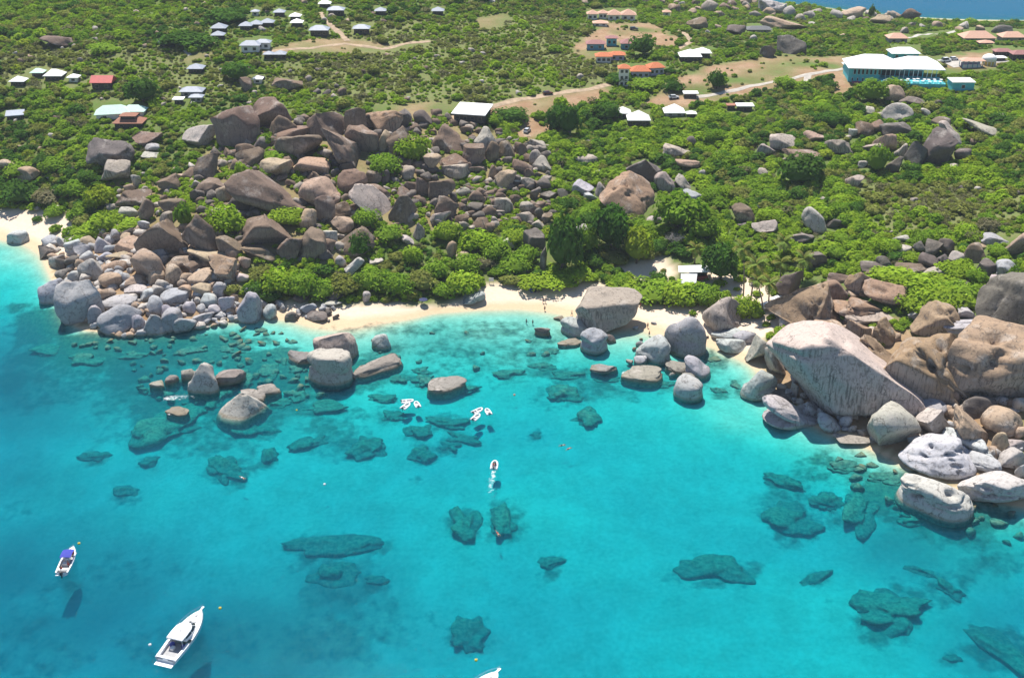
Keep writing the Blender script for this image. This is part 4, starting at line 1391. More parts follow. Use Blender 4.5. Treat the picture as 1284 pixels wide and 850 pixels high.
# ---- trees with trunk and crown
def tree(px, py_foot, w, h, mi, label, seed, leaves=900):
    p, t = hit(px, py_foot, 0, 0)
    s = t / FPX
    Rr = w / 2 * s; H = h * s / math.cos(PITCH) * .92
    root = thing("tree", label, "tree", tuple(p), 0, "trees standing taller than the scrub")
    r = np.random.default_rng(seed)
    mb = MB()
    mb.tube([(0, 0, -.3), (.15, .1, H * .25), (.1, .2, H * .5)], .035 * H, 7, .022 * H)
    for k in range(5):
        a = 6.283 * k / 5 + r.uniform(-.4, .4)
        mb.tube([(.12, .15, H * .3), (Rr * .35 * math.cos(a), Rr * .35 * math.sin(a), H * .5), (Rr * .6 * math.cos(a), Rr * .6 * math.sin(a), H * .68)], .016 * H, 5, .006 * H)
    mb.build("trunk", m_bark, root, smooth=True)
    me = crown_mesh("crown", LEAF[mi], seed, leaves, 13, 1.0, .105)
    o = link("crown", me, root, (0, 0, H * .12)); o.scale = (Rr * 1.05, Rr * 1.05, H * .95)
    VEG.append((px, py_foot - h * .5, w, h))
    return root
tree(705, 340, 48, 68, 2, "tall dark green round tree standing beside the dark fissured cliff boulder above the beach", 501, 1300)
tree(765, 312, 52, 52, 2, "wide dark green tree below the large sloping pitted boulder", 502, 1100)
tree(798, 330, 40, 44, 5, "yellow green tree in the scrub left of the white beach canopy", 503)
tree(850, 285, 66, 40, 1, "broad mid green tree crown right of the pale stone below the pitted boulder", 504, 1100)
tree(903, 352, 46, 46, 2, "dark blue green tree directly right of the white beach canopy", 505, 1100)
tree(880, 300, 46, 30, 1, "mid green tree in the scrub above the white beach canopy", 506)
tree(1000, 232, 60, 36, 2, "dark green spreading tree on the open slope below the hill boulders", 507, 1000)
tree(1098, 218, 30, 34, 1, "small upright green tree among the hill boulders below the restaurant", 508, 700)
tree(713, 170, 32, 36, 2, "lone dark green tree standing beside the dirt track", 509, 800)
tree(898, 112, 22, 22, 2, "small dark green tree standing alone on the earth car park", 510, 600)
tree(1090, 128, 44, 26, 1, "rounded green tree below the left end of the turquoise restaurant", 511, 700)
tree(806, 70, 34, 24, 2, "dark green tree between the blue villas and the white roofed house", 512, 700)
tree(300, 102, 40, 22, 2, "dark green tree beside the small white roof on the left slope", 513, 700)
tree(180, 128, 46, 28, 2, "dark green tree clump right of the red roofed house", 514, 800)
tree(735, 318, 34, 34, 1, "mid green tree between the two dark trees above the beach", 515, 800)
tree(1092, 22, 10, 14, 2, "small dark tree standing on the far coast between pink rocks", 516, 500)

# bare grey tree in the scrub
p, t = hit(845, 312, 0, 0)
bt = thing("bare_tree", "leafless grey twiggy tree in the green scrub above the white beach canopy", "tree", tuple(p), 0, None)
mb = MB(); tw = MB(); r_ = random.Random(5)
mb.tube([(0, 0, -.2), (.1, 0, 1.2), (.2, .1, 2.2)], .16, 6, .1)
for k in range(9):
    a = k * .7; q = Vector((2.0 * math.cos(a), 2.0 * math.sin(a), 3.6 + r_.uniform(-.5, .7)))
    mb.tube([(.15, .05, 1.6), q * .55 + Vector((0, 0, .6)), q], .07, 5, .03)
    for j in range(14):
        e = q + Vector((r_.uniform(-1.8, 1.8), r_.uniform(-1.8, 1.8), r_.uniform(-.6, 1.2)))
        tw.tube([q * .75 + Vector((0, 0, .3)), (q + e) / 2 + Vector((0, 0, .2)), e], .045, 4, .015)
mb.build("trunk", m_deadwood, bt); tw.build("twigs", m_deadwood, bt)
VEG.append((845, 295, 34, 24))

# ---- coconut palms
m_frond = leaf_mat("palm_leaf", (.20, .26, .05), (.28, .32, .07))
def frond_mesh(seed):
    r = np.random.default_rng(seed); mb = MB()
    n = 9; pts = []
    for i in range(n + 1):
        u = i / n
        pts.append(Vector((u * 2.9, 0, .75 * math.sin(u * 2.0) - 1.15 * u ** 2)))
    for i in range(n):
        a, b = pts[i], pts[i + 1]
        for sgn in (-1, 1):
            wd = .62 * math.sin(math.pi * (.12 + .85 * (i + .5) / n)) + .05
            dr = -.28 * wd
            q1 = a + Vector((.25, sgn * wd, dr)); q2 = a * .35 + b * .65 + Vector((.25, sgn * wd, dr))
            m_ = a * .35 + b * .65
            mb.add([a, m_, q2, q1], [(0, 1, 2, 3)] if sgn > 0 else [(3, 2, 1, 0)])
        mb.tube([a, b], .035, 4)
    me = new_mesh("frond", mb.v, mb.f, [m_frond])
    vcol(me, "leaf", np.tile(r.uniform(.85, 1.15, 3), (len(me.vertices), 1)))
    return me
FROND = [frond_mesh(600 + i) for i in range(3)]
m_palmtrunk = paint("palm_bark", (.20, .165, .13), .9, .2, 4, bump=.4)
m_nut = paint("coconut_husk", (.16, .15, .05), .7)
def palm(fx, fy, cx, cy_, label, k, sc=1.0):
    p, t = hit(fx, fy, 0, 0)
    s = t / FPX
    a = PITCH + math.atan((cy_ - 425) / FPX)
    H = (fy - cy_) * s / math.cos(a); dx = (cx - fx) * s
    root = thing("palm_tree", label, "palm tree", tuple(p), 0, "coconut palms behind the beach")
    pts = [(dx * (u ** 1.5), 0, H * u - .2 * (1 - u)) for u in (0, .2, .4, .6, .8, 1)]
    mb = MB(); mb.tube(pts, .26, 7, .15); mb.build("trunk", m_palmtrunk, root, smooth=True)
    r = random.Random(k)
    for i in range(24):
        o = link("frond", FROND[i % 3], root, (dx, 0, H))
        el = (-.2, -1.0, .45, .85)[i % 4] + r.uniform(-.15, .15)
        o.rotation_euler = (r.uniform(-.25, .25), el * .8, i * 2.39996 + r.uniform(-.2, .2))
        o.scale = (sc * 1.2, sc * 1.5, sc * 1.2)
    for i in range(3):
        MB().dome(0, 0, 0, .16, .16, .2, 7, 4).build("coconut", m_nut, root, (dx + .28 * math.cos(i * 2.1), .28 * math.sin(i * 2.1), H - .3), True)
    VEG.append((cx, cy_, 26, 22))
palm(932, 371, 926, 312, "tallest slim coconut palm, leftmost of the palms on the sand", 1)
palm(941, 378, 943, 331, "broad crowned coconut palm second from the left of the palms on the sand", 2, 1.15)
palm(957, 396, 944, 352, "coconut palm with a trunk leaning left beside the small green bush", 3, .75)
palm(963, 388, 961, 355, "low coconut palm right of the leaning palm, just left of the dark streaked boulder", 4, 1.0)
palm(978, 352, 977, 329, "small coconut palm in the scrub right of the tall palms", 5, .95)
palm(1006, 352, 1004, 325, "rightmost coconut palm, standing above the great brown pyramid boulder", 6, 1.0)
palm(982, 326, 980, 303, "highest placed coconut palm, in the green scrub behind the other palms", 7, .95)
palm(871, 331, 870, 312, "coconut palm rising from behind the white beach canopy", 8, .85)
# ------------------------------------------------------------------ roads and tracks, laid as sheets on the ground
m_conc = paint("concrete_road", (.40, .36, .31), .9, .15, .6)
m_dirt = paint("dirt_track", (.36, .265, .175), .95, .22, .5)
m_lot = paint("pale_gravel", (.42, .39, .35), .95, .12, .5)
ROADS_PX = []
BUILT = []
def strip(name, pts, width, mat, lift=.16):
    P = []
    for x, y in pts:
        p, t = hit(x, y); P.append(Vector((p[0], p[1], 0)))
    Q = []
    for i in range(len(P) - 1):
        n = max(2, int((P[i + 1] - P[i]).length / 2))
        for k in range(n): Q.append(P[i].lerp(P[i + 1], k / n))
    Q.append(P[-1])
    V = []; F = []
    for i, q in enumerate(Q):
        t = (Q[min(i + 1, len(Q) - 1)] - Q[max(i - 1, 0)]).normalized(); nrm = Vector((-t.y, t.x, 0))
        for j in (-1, -.5, 0, .5, 1):
            w = q + nrm * (j * width / 2 * (1 + .12 * math.sin(i * .9)))
            V.append((w.x, w.y, float(hgt(w.x, w.y)) + lift - .1 * abs(j)))
    for i in range(len(Q) - 1):
        for j in range(4):
            a = i * 5 + j; F.append((a, a + 5, a + 6, a + 1))
    me = new_mesh(name, V, F, [mat], True)
    me.flip_normals() if me.polygons[0].normal.z < 0 else None
    tag(link(name, me), kind="structure")
    for i in range(len(pts) - 1):
        (x1, y1), (x2, y2) = pts[i], pts[i + 1]
        h_ = width * 1.3
        ROADS_PX.append([(x1, y1 - h_), (x2, y2 - h_), (x2, y2 + h_), (x1, y1 + h_)])
strip("road", [(868, 122), (905, 117), (950, 107), (1000, 97), (1030, 91), (1066, 84)], 2.6, m_conc)
strip("road", [(1014, 93), (1011, 102), (1008, 112)], 2.6, m_conc)
strip("dirt_track", [(562, 150), (610, 135), (650, 125), (690, 119), (735, 113), (764, 106)], 3.4, m_dirt)
strip("dirt_track", [(648, 142), (655, 158), (662, 172)], 2.6, m_dirt)
strip("dirt_track", [(402, 16), (410, 28), (424, 40), (436, 52)], 3.0, m_dirt)
strip("dirt_track", [(330, 67), (390, 61), (432, 55), (480, 62), (540, 52)], 3.0, m_dirt)
strip("road", [(1130, 49), (1165, 43), (1200, 39)], 3.0, m_lot)
strip("dirt_track", [(850, 36), (868, 52), (850, 62)], 3.0, m_dirt)
strip("footpath", [(236, 56), (233, 64), (238, 70)], 2.2, m_lot)
strip("parking_area", [(1185, 80), (1215, 77), (1252, 74)], 11, m_lot, .2)

# ------------------------------------------------------------------ buildings
m_white = paint("white_roof", (.80, .79, .77), .55, .06, .8)
m_greyroof = paint("grey_roof", (.27, .30, .36), .6, .1, .8)
m_greenroof = paint("pale_green_roof", (.50, .68, .58), .6, .08, .8)
m_redroof = paint("red_roof", (.42, .035, .03), .6, .12, .8)
m_tile = paint("orange_tiles", (.52, .15, .055), .8, .18, 2.5)
m_pink = paint("pink_tiles", (.56, .33, .235), .8, .12, 2.0)
m_purple = paint("mauve_tiles", (.30, .135, .125), .8, .14, 2.0)
m_brownroof = paint("brown_tiles", (.30, .125, .075), .8, .14, 2.0)
m_slate = paint("dark_shingle", (.12, .125, .13), .8, .15, 2.0)
m_wallw = paint("white_wall", (.70, .68, .64), .8, .06, 1.0)
m_walld = paint("dark_timber_wall", (.05, .045, .04), .8, .2, 2.0)
m_wallg = paint("grey_wall", (.30, .29, .28), .85, .12, 1.0)
m_turq = paint("turquoise_wall", (.075, .46, .52), .75, .07, .8)
m_blue = paint("blue_wall", (.10, .30, .42), .75, .08, .8)
m_lav = paint("lavender_wall", (.42, .38, .52), .8, .08, 1.0)
m_tan = paint("tan_wall", (.42, .31, .22), .85, .1, 1.0)
m_red = paint("red_paint", (.42, .06, .05), .6)
m_magenta = paint("magenta_trim", (.34, .07, .16), .7)
m_pane, _nt, _N, _L, _B = mk("window_glass")
_B.inputs["Base Color"].default_value = (.025, .035, .045, 1); _B.inputs["Roughness"].default_value = .08
m_post = paint("white_post", (.72, .71, .69), .6)
m_deckwood = paint("deck_wood", (.30, .22, .16), .8, .15, 2.0)
m_steel = paint("steel", (.55, .56, .58), .3, .05, 1, metal=.9)
MAT = dict(white=m_white, grey=m_greyroof, green=m_greenroof, red=m_redroof, tile=m_tile, pink=m_pink, purple=m_purple, brown=m_brownroof, slate=m_slate,
           W=m_wallw, D=m_walld, G=m_wallg, T=m_turq, B=m_blue, L=m_lav, N=m_tan)

def roof_mesh(kind, w, d, z, rise, over, thick=.16):
    """hip, pyramid, gable or flat roof with eaves; foot of the roof at z"""
    W, D_ = w / 2 + over, d / 2 + over
    mb = MB()
    if kind == 'flat':
        mb.loft([[(-W, -D_, z), (W, -D_, z), (W, D_, z + rise * .25), (-W, D_, z + rise * .25)], [(-W, -D_, z + thick * 2), (W, -D_, z + thick * 2), (W, D_, z + rise * .25 + thick * 2), (-W, D_, z + rise * .25 + thick * 2)]])
        return mb
    if kind == 'pyr': rx, ry = .02 * W, .02 * D_
    elif kind == 'hip':
        rx, ry = (W - D_ * .9, .01) if W > D_ else (.01, D_ - W * .9)
        rx, ry = max(rx, .05), max(ry, .05)
    else: rx, ry = W, .05
    e0 = [(-W, -D_, z), (W, -D_, z), (W, D_, z), (-W, D_, z)]
    e1 = [(x, y, zz + thick) for x, y, zz in e0]
    top = [(-rx, -ry, z + thick + rise), (rx, -ry, z + thick + rise), (rx, ry, z + thick + rise), (-rx, ry, z + thick + rise)]
    mb.loft([e0, e1, top])
    return mb

def house(name, label, px, py, wpx, roof='hip', rm='white', wm='D', dep=.8, wall=2.1, rise=.42, rz=0.0, over=.75, nwin=2, stilts=0.0, cat="house", group=None, cut=None, build=True):
    """px, py: middle of the front foot in the picture; wpx: width across the roof"""
    p, t = hit(px, py)
    w = wpx * t / FPX / (1 + .0) - 2 * over
    w = max(w, 1.5); d = w * dep
    root = thing(name, label, cat, (p[0], p[1] + d * .5, p[2] - .3), rz, group)
    if roof in ('hip', 'pyr') and rise < .4: rise *= 1.45
    z0 = -1.2
    wb_ = MB().box(0, 0, (z0 + stilts + wall + stilts) / 2 if not stilts else stilts + wall / 2, w, d, (wall + stilts - z0) if not stilts else wall)
    wo = wb_.build("wall", MAT[wm], root)
    top = stilts + wall
    roof_mesh(roof, w, d, top, rise * min(w, d), over).build("roof", MAT[rm], root)
    if stilts:
        for sx in (-1, 1):
            for sy in (-1, 1):
                MB().box(sx * w * .42, sy * d * .42, stilts / 2 - .75, .25, .25, stilts + 1.5).build("post", m_walld if wm != 'W' else m_post, root)
    for i in range(nwin):
        ww = min(1.3, w / (nwin + 1) * .8)
        x = -w / 2 + w * (i + .5) / nwin
        f = MB().box(x, -d / 2 - .03, stilts + wall * .55, ww + .16, .08, wall * .42).build("window", (m_post if wm in 'TBL' else (m_deckwood if wm == 'D' else m_wallg)), root)
        MB().box(x, -d / 2 - .075, stilts + wall * .55, ww, .05, wall * .36).build("pane", m_pane, f)
    BUILT.append((px, py - (wall + stilts + rise * w) * FPX / t * .45, wpx, (wall + stilts + rise * w + .8) * FPX / t))
    return root, w, d, t
GH = "houses scattered over the hillside"
def cot(label, px, py, w, *a, **k):
    k.setdefault('group', GH)
    return house("cottage", label, px, py, w, *a, **k)
# left slope
cot("small white roofed cottage standing closest to the left picture edge on the upper slope", 22, 108, 20, 'pyr', 'white', 'D')
cot("cottage with a pale green roof right of the leftmost white roofed cottage", 47, 97, 17, 'hip', 'green', 'D')
cot("wide white roofed cottage left of the red roofed house", 67, 101, 24, 'hip', 'white', 'D')
cot("tiny white roofed hut directly left of the red roofed house", 92, 103, 15, 'pyr', 'white', 'W', nwin=1)
house("red_roofed_house", "house with a bright red roof and dark walls on the left slope", 128, 113, 28, 'gable', 'red', 'D', .8, 3.2, .35, group=GH)
cot("grey flat roofed cottage at the left picture edge above the small beach", 17, 151, 22, 'flat', 'grey', 'D', .9, rz=.3)
house("long_house", "long low building with pale green white roofs beside the brown tiled house", 140, 150, 44, 'hip', 'green', 'W', .5, 2.4, .3, rz=.2, group=GH)
cot("pale green roofed wing joining the right end of the long low building", 167, 146, 30, 'hip', 'green', 'W', .6)
r0, w0, d0, t0 = house("brown_roofed_house", "house with two stepped brown tiled roofs in front of the long pale green roof", 161, 161, 38, 'hip', 'brown', 'D', .6, 2.2, .22, group=GH)
MB().box(0, 0, 3.8, w0 * .55, d0 * .6, 1.6).build("upper_wall", m_walld, r0)
roof_mesh('hip', w0 * .55, d0 * .6, 4.6, .9, .5).build("upper_roof", m_brownroof, r0)
cot("wide grey roofed house in the scrub above the pale tilted slab", 240, 121, 30, 'hip', 'grey', 'G', .6, rise=.2)
cot("smaller grey roofed annexe in front of the wide grey roofed house", 246, 128, 18, 'hip', 'grey', 'G', .7, rise=.2)
cot("low white roofed shed left of the wide grey roofed house", 224, 131, 14, 'flat', 'white', 'D', .7, nwin=1)
cot("grey pyramid roofed hut alone in the scrub above the wide grey roofed house", 245, 92, 21, 'pyr', 'grey', 'D', rise=.25)
cot("tiny bright white domed roof right of a brown rock on the upper left slope", 323, 105, 14, 'pyr', 'white', 'W', nwin=1)
cot("low white roofed shed on the left of the upper slope beside a dark roof", 206, 59, 15, 'flat', 'white', 'D', .8, nwin=1)
cot("dark shingled hut touching the low white shed on the upper left slope", 214, 56, 15, 'hip', 'slate', 'D', .8, nwin=1)
cot("grey roofed pavilion above the single grey roof left of the row of three pavilions", 274, 41, 20, 'pyr', 'grey', 'D')
cot("single low grey roof left of the row of three pavilions", 273, 50, 17, 'pyr', 'grey', 'D', nwin=1)
for i, (x, y) in enumerate([(308, 38), (321, 36), (335, 34)]):
    cot(["left roof of the row of three joined grey pavilions", "middle roof of the row of three joined grey pavilions", "right roof of the row of three joined grey pavilions"][i], x, y, 17, 'pyr', 'grey', 'D')
cot("long grey roofed house on white walls below the row of three pavilions", 314, 66, 26, 'hip', 'grey', 'W', .6, 3.2, .25)
cot("grey wing at the right end of the long grey roofed house", 330, 62, 20, 'hip', 'grey', 'W', .6, 3.0, .25)
cot("left one of two small twin grey pyramid roofs below the long grey house", 337, 74, 14, 'pyr', 'grey', 'D', nwin=1)
cot("right one of two small twin grey pyramid roofs below the long grey house", 351, 74, 16, 'pyr', 'grey', 'D', nwin=1)
cot("small grey roof high on the slope above the row of three pavilions", 320, 20, 11, 'pyr', 'grey', 'W', nwin=1)
cot("small grey roof on rocks left of two stacked white roofs high on the slope", 350, 21, 15, 'pyr', 'grey', 'D', nwin=1)
cot("upper one of two stacked white roofs high on the slope", 370, 26, 15, 'pyr', 'white', 'D', nwin=1)
cot("lower one of two stacked white roofs high on the slope", 372, 34, 16, 'pyr', 'white', 'D', nwin=1)
cot("dark walled pavilion with a broad pale roof left of the dirt track", 400, 46, 25, 'hip', 'grey', 'D', .7, 3.0, .22, nwin=3)
cot("dark walled pavilion with a broad pale roof right of the dirt track", 453, 44, 22, 'hip', 'grey', 'D', .7, 3.0, .22, nwin=3)
cot("blue grey roofed pavilion at the top of the dirt track", 421, 20, 22, 'hip', 'grey', 'D', .7, 2.8, .2)
cot("small white roof left of the blue grey pavilion at the top of the track", 407, 10, 16, 'hip', 'white', 'D', .7, nwin=1)
cot("grey roofed hut left of its neighbour near the top edge of the slope", 477, 19, 15, 'pyr', 'grey', 'D')
cot("grey roofed hut farthest right near the top edge of the left slope", 549, 19, 16, 'pyr', 'grey', 'D')
# the flat roofed hall
root, w_, d_, t_ = house("flat_roofed_hall", "dark open sided hall with a big bright white sloping roof above the ridge", 592, 157, 44, 'flat', 'white', 'D', 1.0, 3.2, .25, rz=-.22, over=.9, nwin=4, stilts=1.2, cat="building")
# villas
for i, (x, y, w) in enumerate([(743, 25, 15), (756, 24, 13), (770, 26, 19), (788, 26, 20)]):
    house("villa", ["leftmost of the four pink roofed villas on the crest", "second villa from the left of the four pink roofed ones on the crest", "third from the left of the four pink roofed villas on the crest", "rightmost of the four pink roofed villas on the crest"][i], x, y, w, 'pyr', 'pink', 'W', .8, 3.0, .32, group=GH)
house("villa", "low villa with a pale roof in front of the four pink roofed villas", 753, 33, 20, 'pyr', 'pink', 'W', .6, 1.6, .2, group=GH)
house("villa", "left one of the blue walled villas with mauve roofs", 747, 63, 25, 'hip', 'purple', 'B', .6, 3.0, .2, group=GH)
house("villa", "middle blue walled villa with a mauve roof, standing farthest back", 767, 58, 16, 'hip', 'purple', 'T', .7, 3.8, .2, group=GH)
house("villa", "right one of the blue walled villas with mauve roofs", 791, 63, 27, 'hip', 'purple', 'B', .6, 3.2, .22, group=GH)
house("villa", "left half of the orange roofed villa with white arches below the blue villas", 757, 79, 22, 'hip', 'tile', 'W', .7, 3.0, .22, nwin=3, group=GH)
house("villa", "right half of the orange roofed villa below the blue villas", 774, 76, 21, 'hip', 'tile', 'L', .7, 2.6, .2, group=GH)
r1, w1, d1, t1 = house("tower_house", "slim three storey white tower with an orange roof beside the orange villa", 782, 109, 16, 'hip', 'tile', 'W', .9, 8.0, .28, nwin=0, group=GH)
for k in range(3):
    for s in (-1, 1):
        f = MB().box(s * w1 * .24, -d1 / 2 - .03, 1.6 + 2.6 * k, w1 * .3, .08, 1.3).build("window", m_wallg, r1)
        MB().box(s * w1 * .24, -d1 / 2 - .075, 1.6 + 2.6 * k, w1 * .26, .05, 1.15).build("pane", m_pane, f)
house("orange_villa", "broad orange red roofed villa with lavender walls right of the white tower", 803, 99, 26, 'hip', 'tile', 'L', .7, 3.4, .25, nwin=3, group=GH)
house("orange_villa", "right wing of the broad orange red roofed villa", 822, 95, 22, 'hip', 'tile', 'L', .8, 3.6, .25, nwin=3, rz=.2, group=GH)
house("white_roofed_house", "house with two bright white peaked roofs and dark walls right of the blue villas", 866, 78, 28, 'pyr', 'white', 'D', .8, 2.6, .26, group=GH, over=.8)
cot("right peak of the bright white double roofed house", 881, 74, 22, 'pyr', 'white', 'D', .8, 2.8, .26, over=.8)
cot("small tan roofed house beyond the row of four villas", 836, 20, 11, 'pyr', 'pink', 'W', nwin=1)
# cottages in the middle
cot("white pyramid roofed cottage left of and behind the nearest white cottage", 781, 148, 21, 'pyr', 'white', 'D', rise=.34)
cot("nearest white pyramid roofed cottage in the middle of the scrub", 801, 159, 29, 'pyr', 'white', 'D', .8, 2.8, .34, nwin=2, over=.7)
cot("white pyramid roofed cottage right of the nearest white cottage", 846, 146, 27, 'pyr', 'white', 'G', .8, 1.6, .34, over=.7)
cot("small white hut touching the right side of a white pyramid roofed cottage", 867, 147, 13, 'pyr', 'white', 'D', nwin=1, wall=1.6)
cot("low flat pale shed at the lower edge of the earth car park", 866, 123, 19, 'flat', 'white', 'D', .5, 2.0, .2)
cot("long low shed with a white sheet roof in the scrub below the white road", 934, 140, 22, 'flat', 'white', 'D', .5, 2.4, .2)
cot("low brown roofed end of the long shed below the white road", 917, 138, 13, 'flat', 'brown', 'D', .6, 2.0, .2, nwin=1)
# behind and beside the restaurant
cot("wide white hip roofed house behind the turquoise restaurant", 1135, 74, 37, 'hip', 'white', 'T', .6, 2.6, .2, nwin=3)
cot("pink roofed house with grey walls above the white roofed house", 1126, 54, 26, 'hip', 'pink', 'G', .7, 2.4, .22)
cot("wide pink roofed house at the upper right, left of its twin", 1228, 53, 42, 'hip', 'pink', 'G', .55, 2.2, .22)
cot("pink roofed house at the right picture edge, twin of the wide pink roofed house", 1271, 52, 32, 'hip', 'pink', 'G', .6, 2.2, .22)
cot("small pink roof in front of the wide pink roofed house", 1237, 56, 20, 'pyr', 'pink', 'G', .5, 1.0, .22, nwin=1)
cot("low dark grey roof in the scrub near the far coast", 952, 41, 32, 'hip', 'slate', 'G', .5, 1.6, .16)
house("shop", "shop with a faded red roof beside the yellow gazebo", 1258, 71, 24, 'hip', 'purple', 'D', .5, 2.4, .2, cat="shop")
house("shop", "low white roofed shop below the faded red roofed shop", 1254, 77, 16, 'hip', 'white', 'D', .5, 1.8, .2, cat="shop", nwin=1)
house("shop", "mauve roofed shop cut by the right picture edge", 1281, 75, 26, 'hip', 'purple', 'D', .6, 2.6, .2, cat="shop")
cot("turquoise hut with a flat white roof standing right of the restaurant terrace", 1207, 114, 29, 'flat', 'white', 'T', .7, 3.6, .15, nwin=1, over=.3)
cot("tiny white roofed annexe at the left end of the turquoise restaurant", 1063, 87, 13, 'pyr', 'white', 'T', .8, 2.4, .2, nwin=1)

# ---- the turquoise restaurant
NTH = 'first second third fourth fifth sixth seventh eighth ninth tenth eleventh'.split()
def restaurant():
    p, t = hit(1112, 104)
    s = t / FPX
    root = thing("restaurant", "long turquoise restaurant with two white peaked roofs and an open terrace", "restaurant", tuple(p), -.10)
    WL = 96 * s; D_ = 13.0
    W = -48 * s
    MB().box(W + 19 * s, 6.5, 2.4, 38 * s, D_, 7.2).build("wall", m_turq, root)
    MB().box(W + 66 * s, 8.6, 2.2, 56 * s, 8.4, 5.6).build("back_wall", m_turq, root)
    roof_mesh('hip', 62 * s, D_ + 2.0, 0, 4.2, .8, .3).build("roof", m_white, root, (W + 31 * s, 6.5, 6.02))
    roof_mesh('hip', 58 * s, D_ + .5, 0, 3.8, .8, .3).build("roof", m_white, root, (W + 86 * s, 8.2, 5.6))
    for i in range(7):
        f = MB().box(W + (7 + i * 5.0) * s, -.06, 4.4, 2.9 * s, .16, 2.2).build("window", m_post, root)
        MB().box(W + (7 + i * 5.0) * s, -.15, 4.4, 2.5 * s, .06, 2.0).build("pane", m_pane, f)
    for i in range(4):
        f = MB().box(W + (5 + i * 6.5) * s, -.06, 1.2, 1.6 * s, .16, 1.5).build("window", m_post, root)
        MB().box(W + (5 + i * 6.5) * s, -.15, 1.2, 1.3 * s, .06, 1.3).build("pane", m_pane, f)
    MB().box(W + 66 * s, 4.36, 3.2, 54 * s, .1, 2.4).build("pane", m_pane, root)
    for i in range(13):
        MB().box(W + (40 + i * 5.6) * s, 1.0, 3.0, .22, .22, 5.9).build("post", m_post if i % 3 else m_turq, root)
    MB().box(W + 76 * s, -1.5, .7, 76 * s, 11.5, 2.2).build("terrace", m_turq, root)
    MB().box(W + 20 * s, -.9, -.2, 30 * s, 1.4, 1.2).build("base_trim", m_magenta, root)
    rb = MB()
    for k in range(2): rb.box(W + 76 * s, -7.2, 2.2 + .45 * k, 76 * s, .1, .14)
    for i in range(24): rb.box(W + (38.5 + i * 3.27) * s, -7.2, 2.25, .12, .12, 1.0)
    rb.build("balustrade", m_turq, root)
    BUILT.append((1112, 92, 126, 42))
    c, sn = math.cos(-.10), math.sin(-.10)
    g = 0
    for i in range(11):
        for j in range(2):
            lx, ly = W + (42 + i * 6.6 + j * 2.5 + random.uniform(-1.5, 1.5)) * s, -5.4 + j * 3.0 + random.uniform(-.7, .7)
            x, y = p[0] + lx * c - ly * sn, p[1] + lx * sn + ly * c
            tb = thing("terrace_table", f"white terrace table, {NTH[i]} from the left in the {['front', 'back'][j]} row at the restaurant", "table", (x, y, p[2] + 1.8), -.1, "tables on the restaurant terrace")
            MB().cyl(0, 0, .70, .75, .75, 8).build("table_top", m_white, tb)
            MB().cyl(0, 0, 0, .70, .07, 6).build("leg", m_steel, tb)
restaurant()

# round yellow gazebo, blue fence of the parking area, parked cars
p, t = hit(1239, 82); s = t / FPX
gz_ = thing("gazebo", "round white domed gazebo with yellow inner wall by the parking area", "gazebo", tuple(p))
m_yellow = paint("yellow_wall", (.70, .52, .12), .7)
MB().cyl(0, 0, -1, 3.0, 2.6, 14).build("wall", m_yellow, gz_)
MB().dome(0, 0, 3.02, 3.2, 3.2, 2.0, 14, 6).build("roof", m_white, gz_, None, True)
for k in range(7):
    a = -math.pi + k * math.pi / 6
    MB().cyl(3.0 * math.cos(a), 3.0 * math.sin(a), -1, 3.0, .16, 6).build("post", m_post, gz_)
BUILT.append((1239, 76, 16, 18))
p, t = hit(1217, 84)
pv = thing("pavilion", "open market pavilion with a pale mauve roof and blue posts by the parking area", "pavilion", tuple(p))
roof_mesh('hip', 9.5, 4.5, 3.0, .9, .6).build("roof", m_pink, pv)
for k in range(5):
    for sy in (-1, 1): MB().box(-4.4 + 2.2 * k, sy * 2.0, 1.0, .22, .22, 4.0).build("post", m_blue, pv)
MB().box(0, .6, 1.0, 8.6, .2, 2.0).build("wall", m_lav, pv)
MB().box(0, -1.4, .5, 8.0, .7, 1.6).build("counter", m_wallw, pv)
BUILT.append((1217, 78, 40, 16))

m_tyre = paint("tyre_rubber", (.03, .03, .032), .85)
def car(label, px, py, col, rz, L_=4.3, van=False):
    p, t = hit(px, py)
    m = paint("car_paint", col, .25, .04)
    root = thing("parked_car", label, "car", (p[0], p[1], p[2] + .12), rz, "vehicles parked on the hillside")
    h = 1.9 if van else 1.45
    pr = [(-L_ / 2, .35), (-L_ / 2, .85), (-L_ / 2 + .1, .95), (L_ / 2 - .9, .95), (L_ / 2 - .1, .75), (L_ / 2, .35)]
    MB().loft([[(x, y, z) for x, z in pr] for y in (-.85, .85)]).build("body", m, root)
    cb = [(-L_ / 2 + .15, .93), (-L_ / 2 + .4, h), (L_ / 2 - 1.9, h), (L_ / 2 - 1.2, .93)]
    MB().loft([[(x, y * (.98 if z < 1 else .85), z) for x, z in cb] for y in (-.82, .82)]).build("window", m_pane, root)
    MB().box(-.4, 0, h + .03, L_ * .45, 1.35, .08).build("roof", m, root)
    for sx in (-1, 1):
        for sy in (-1, 1):
            ring = lambda yy: [(sx * L_ * .31 + .33 * math.cos(a * .785), yy, .33 + .33 * math.sin(a * .785)) for a in range(8)]
            MB().loft([ring(sy * .70), ring(sy * .92)]).build("wheel", m_tyre, root)
    BUILT.append((px, py - 3, L_ * FPX / t, 8))
car("white van parked left of the others by the restaurant parking area", 1186, 78, (.72, .72, .70), .3, 4.8, True)
car("white car parked right of the white van at the restaurant", 1196, 76, (.66, .67, .70), .2)
car("pale grey car parked left of the flat shed on the earth car park", 845, 124, (.48, .5, .52), .1)
car("silver car standing at the lower end of the dirt track", 661, 166, (.5, .52, .55), 1.2)
car("dark red car on the upper dirt track", 687, 119, (.12, .02, .02), .3)
car("red car parked behind the dark rock on the earth car park", 851, 113, (.45, .05, .05), .2)
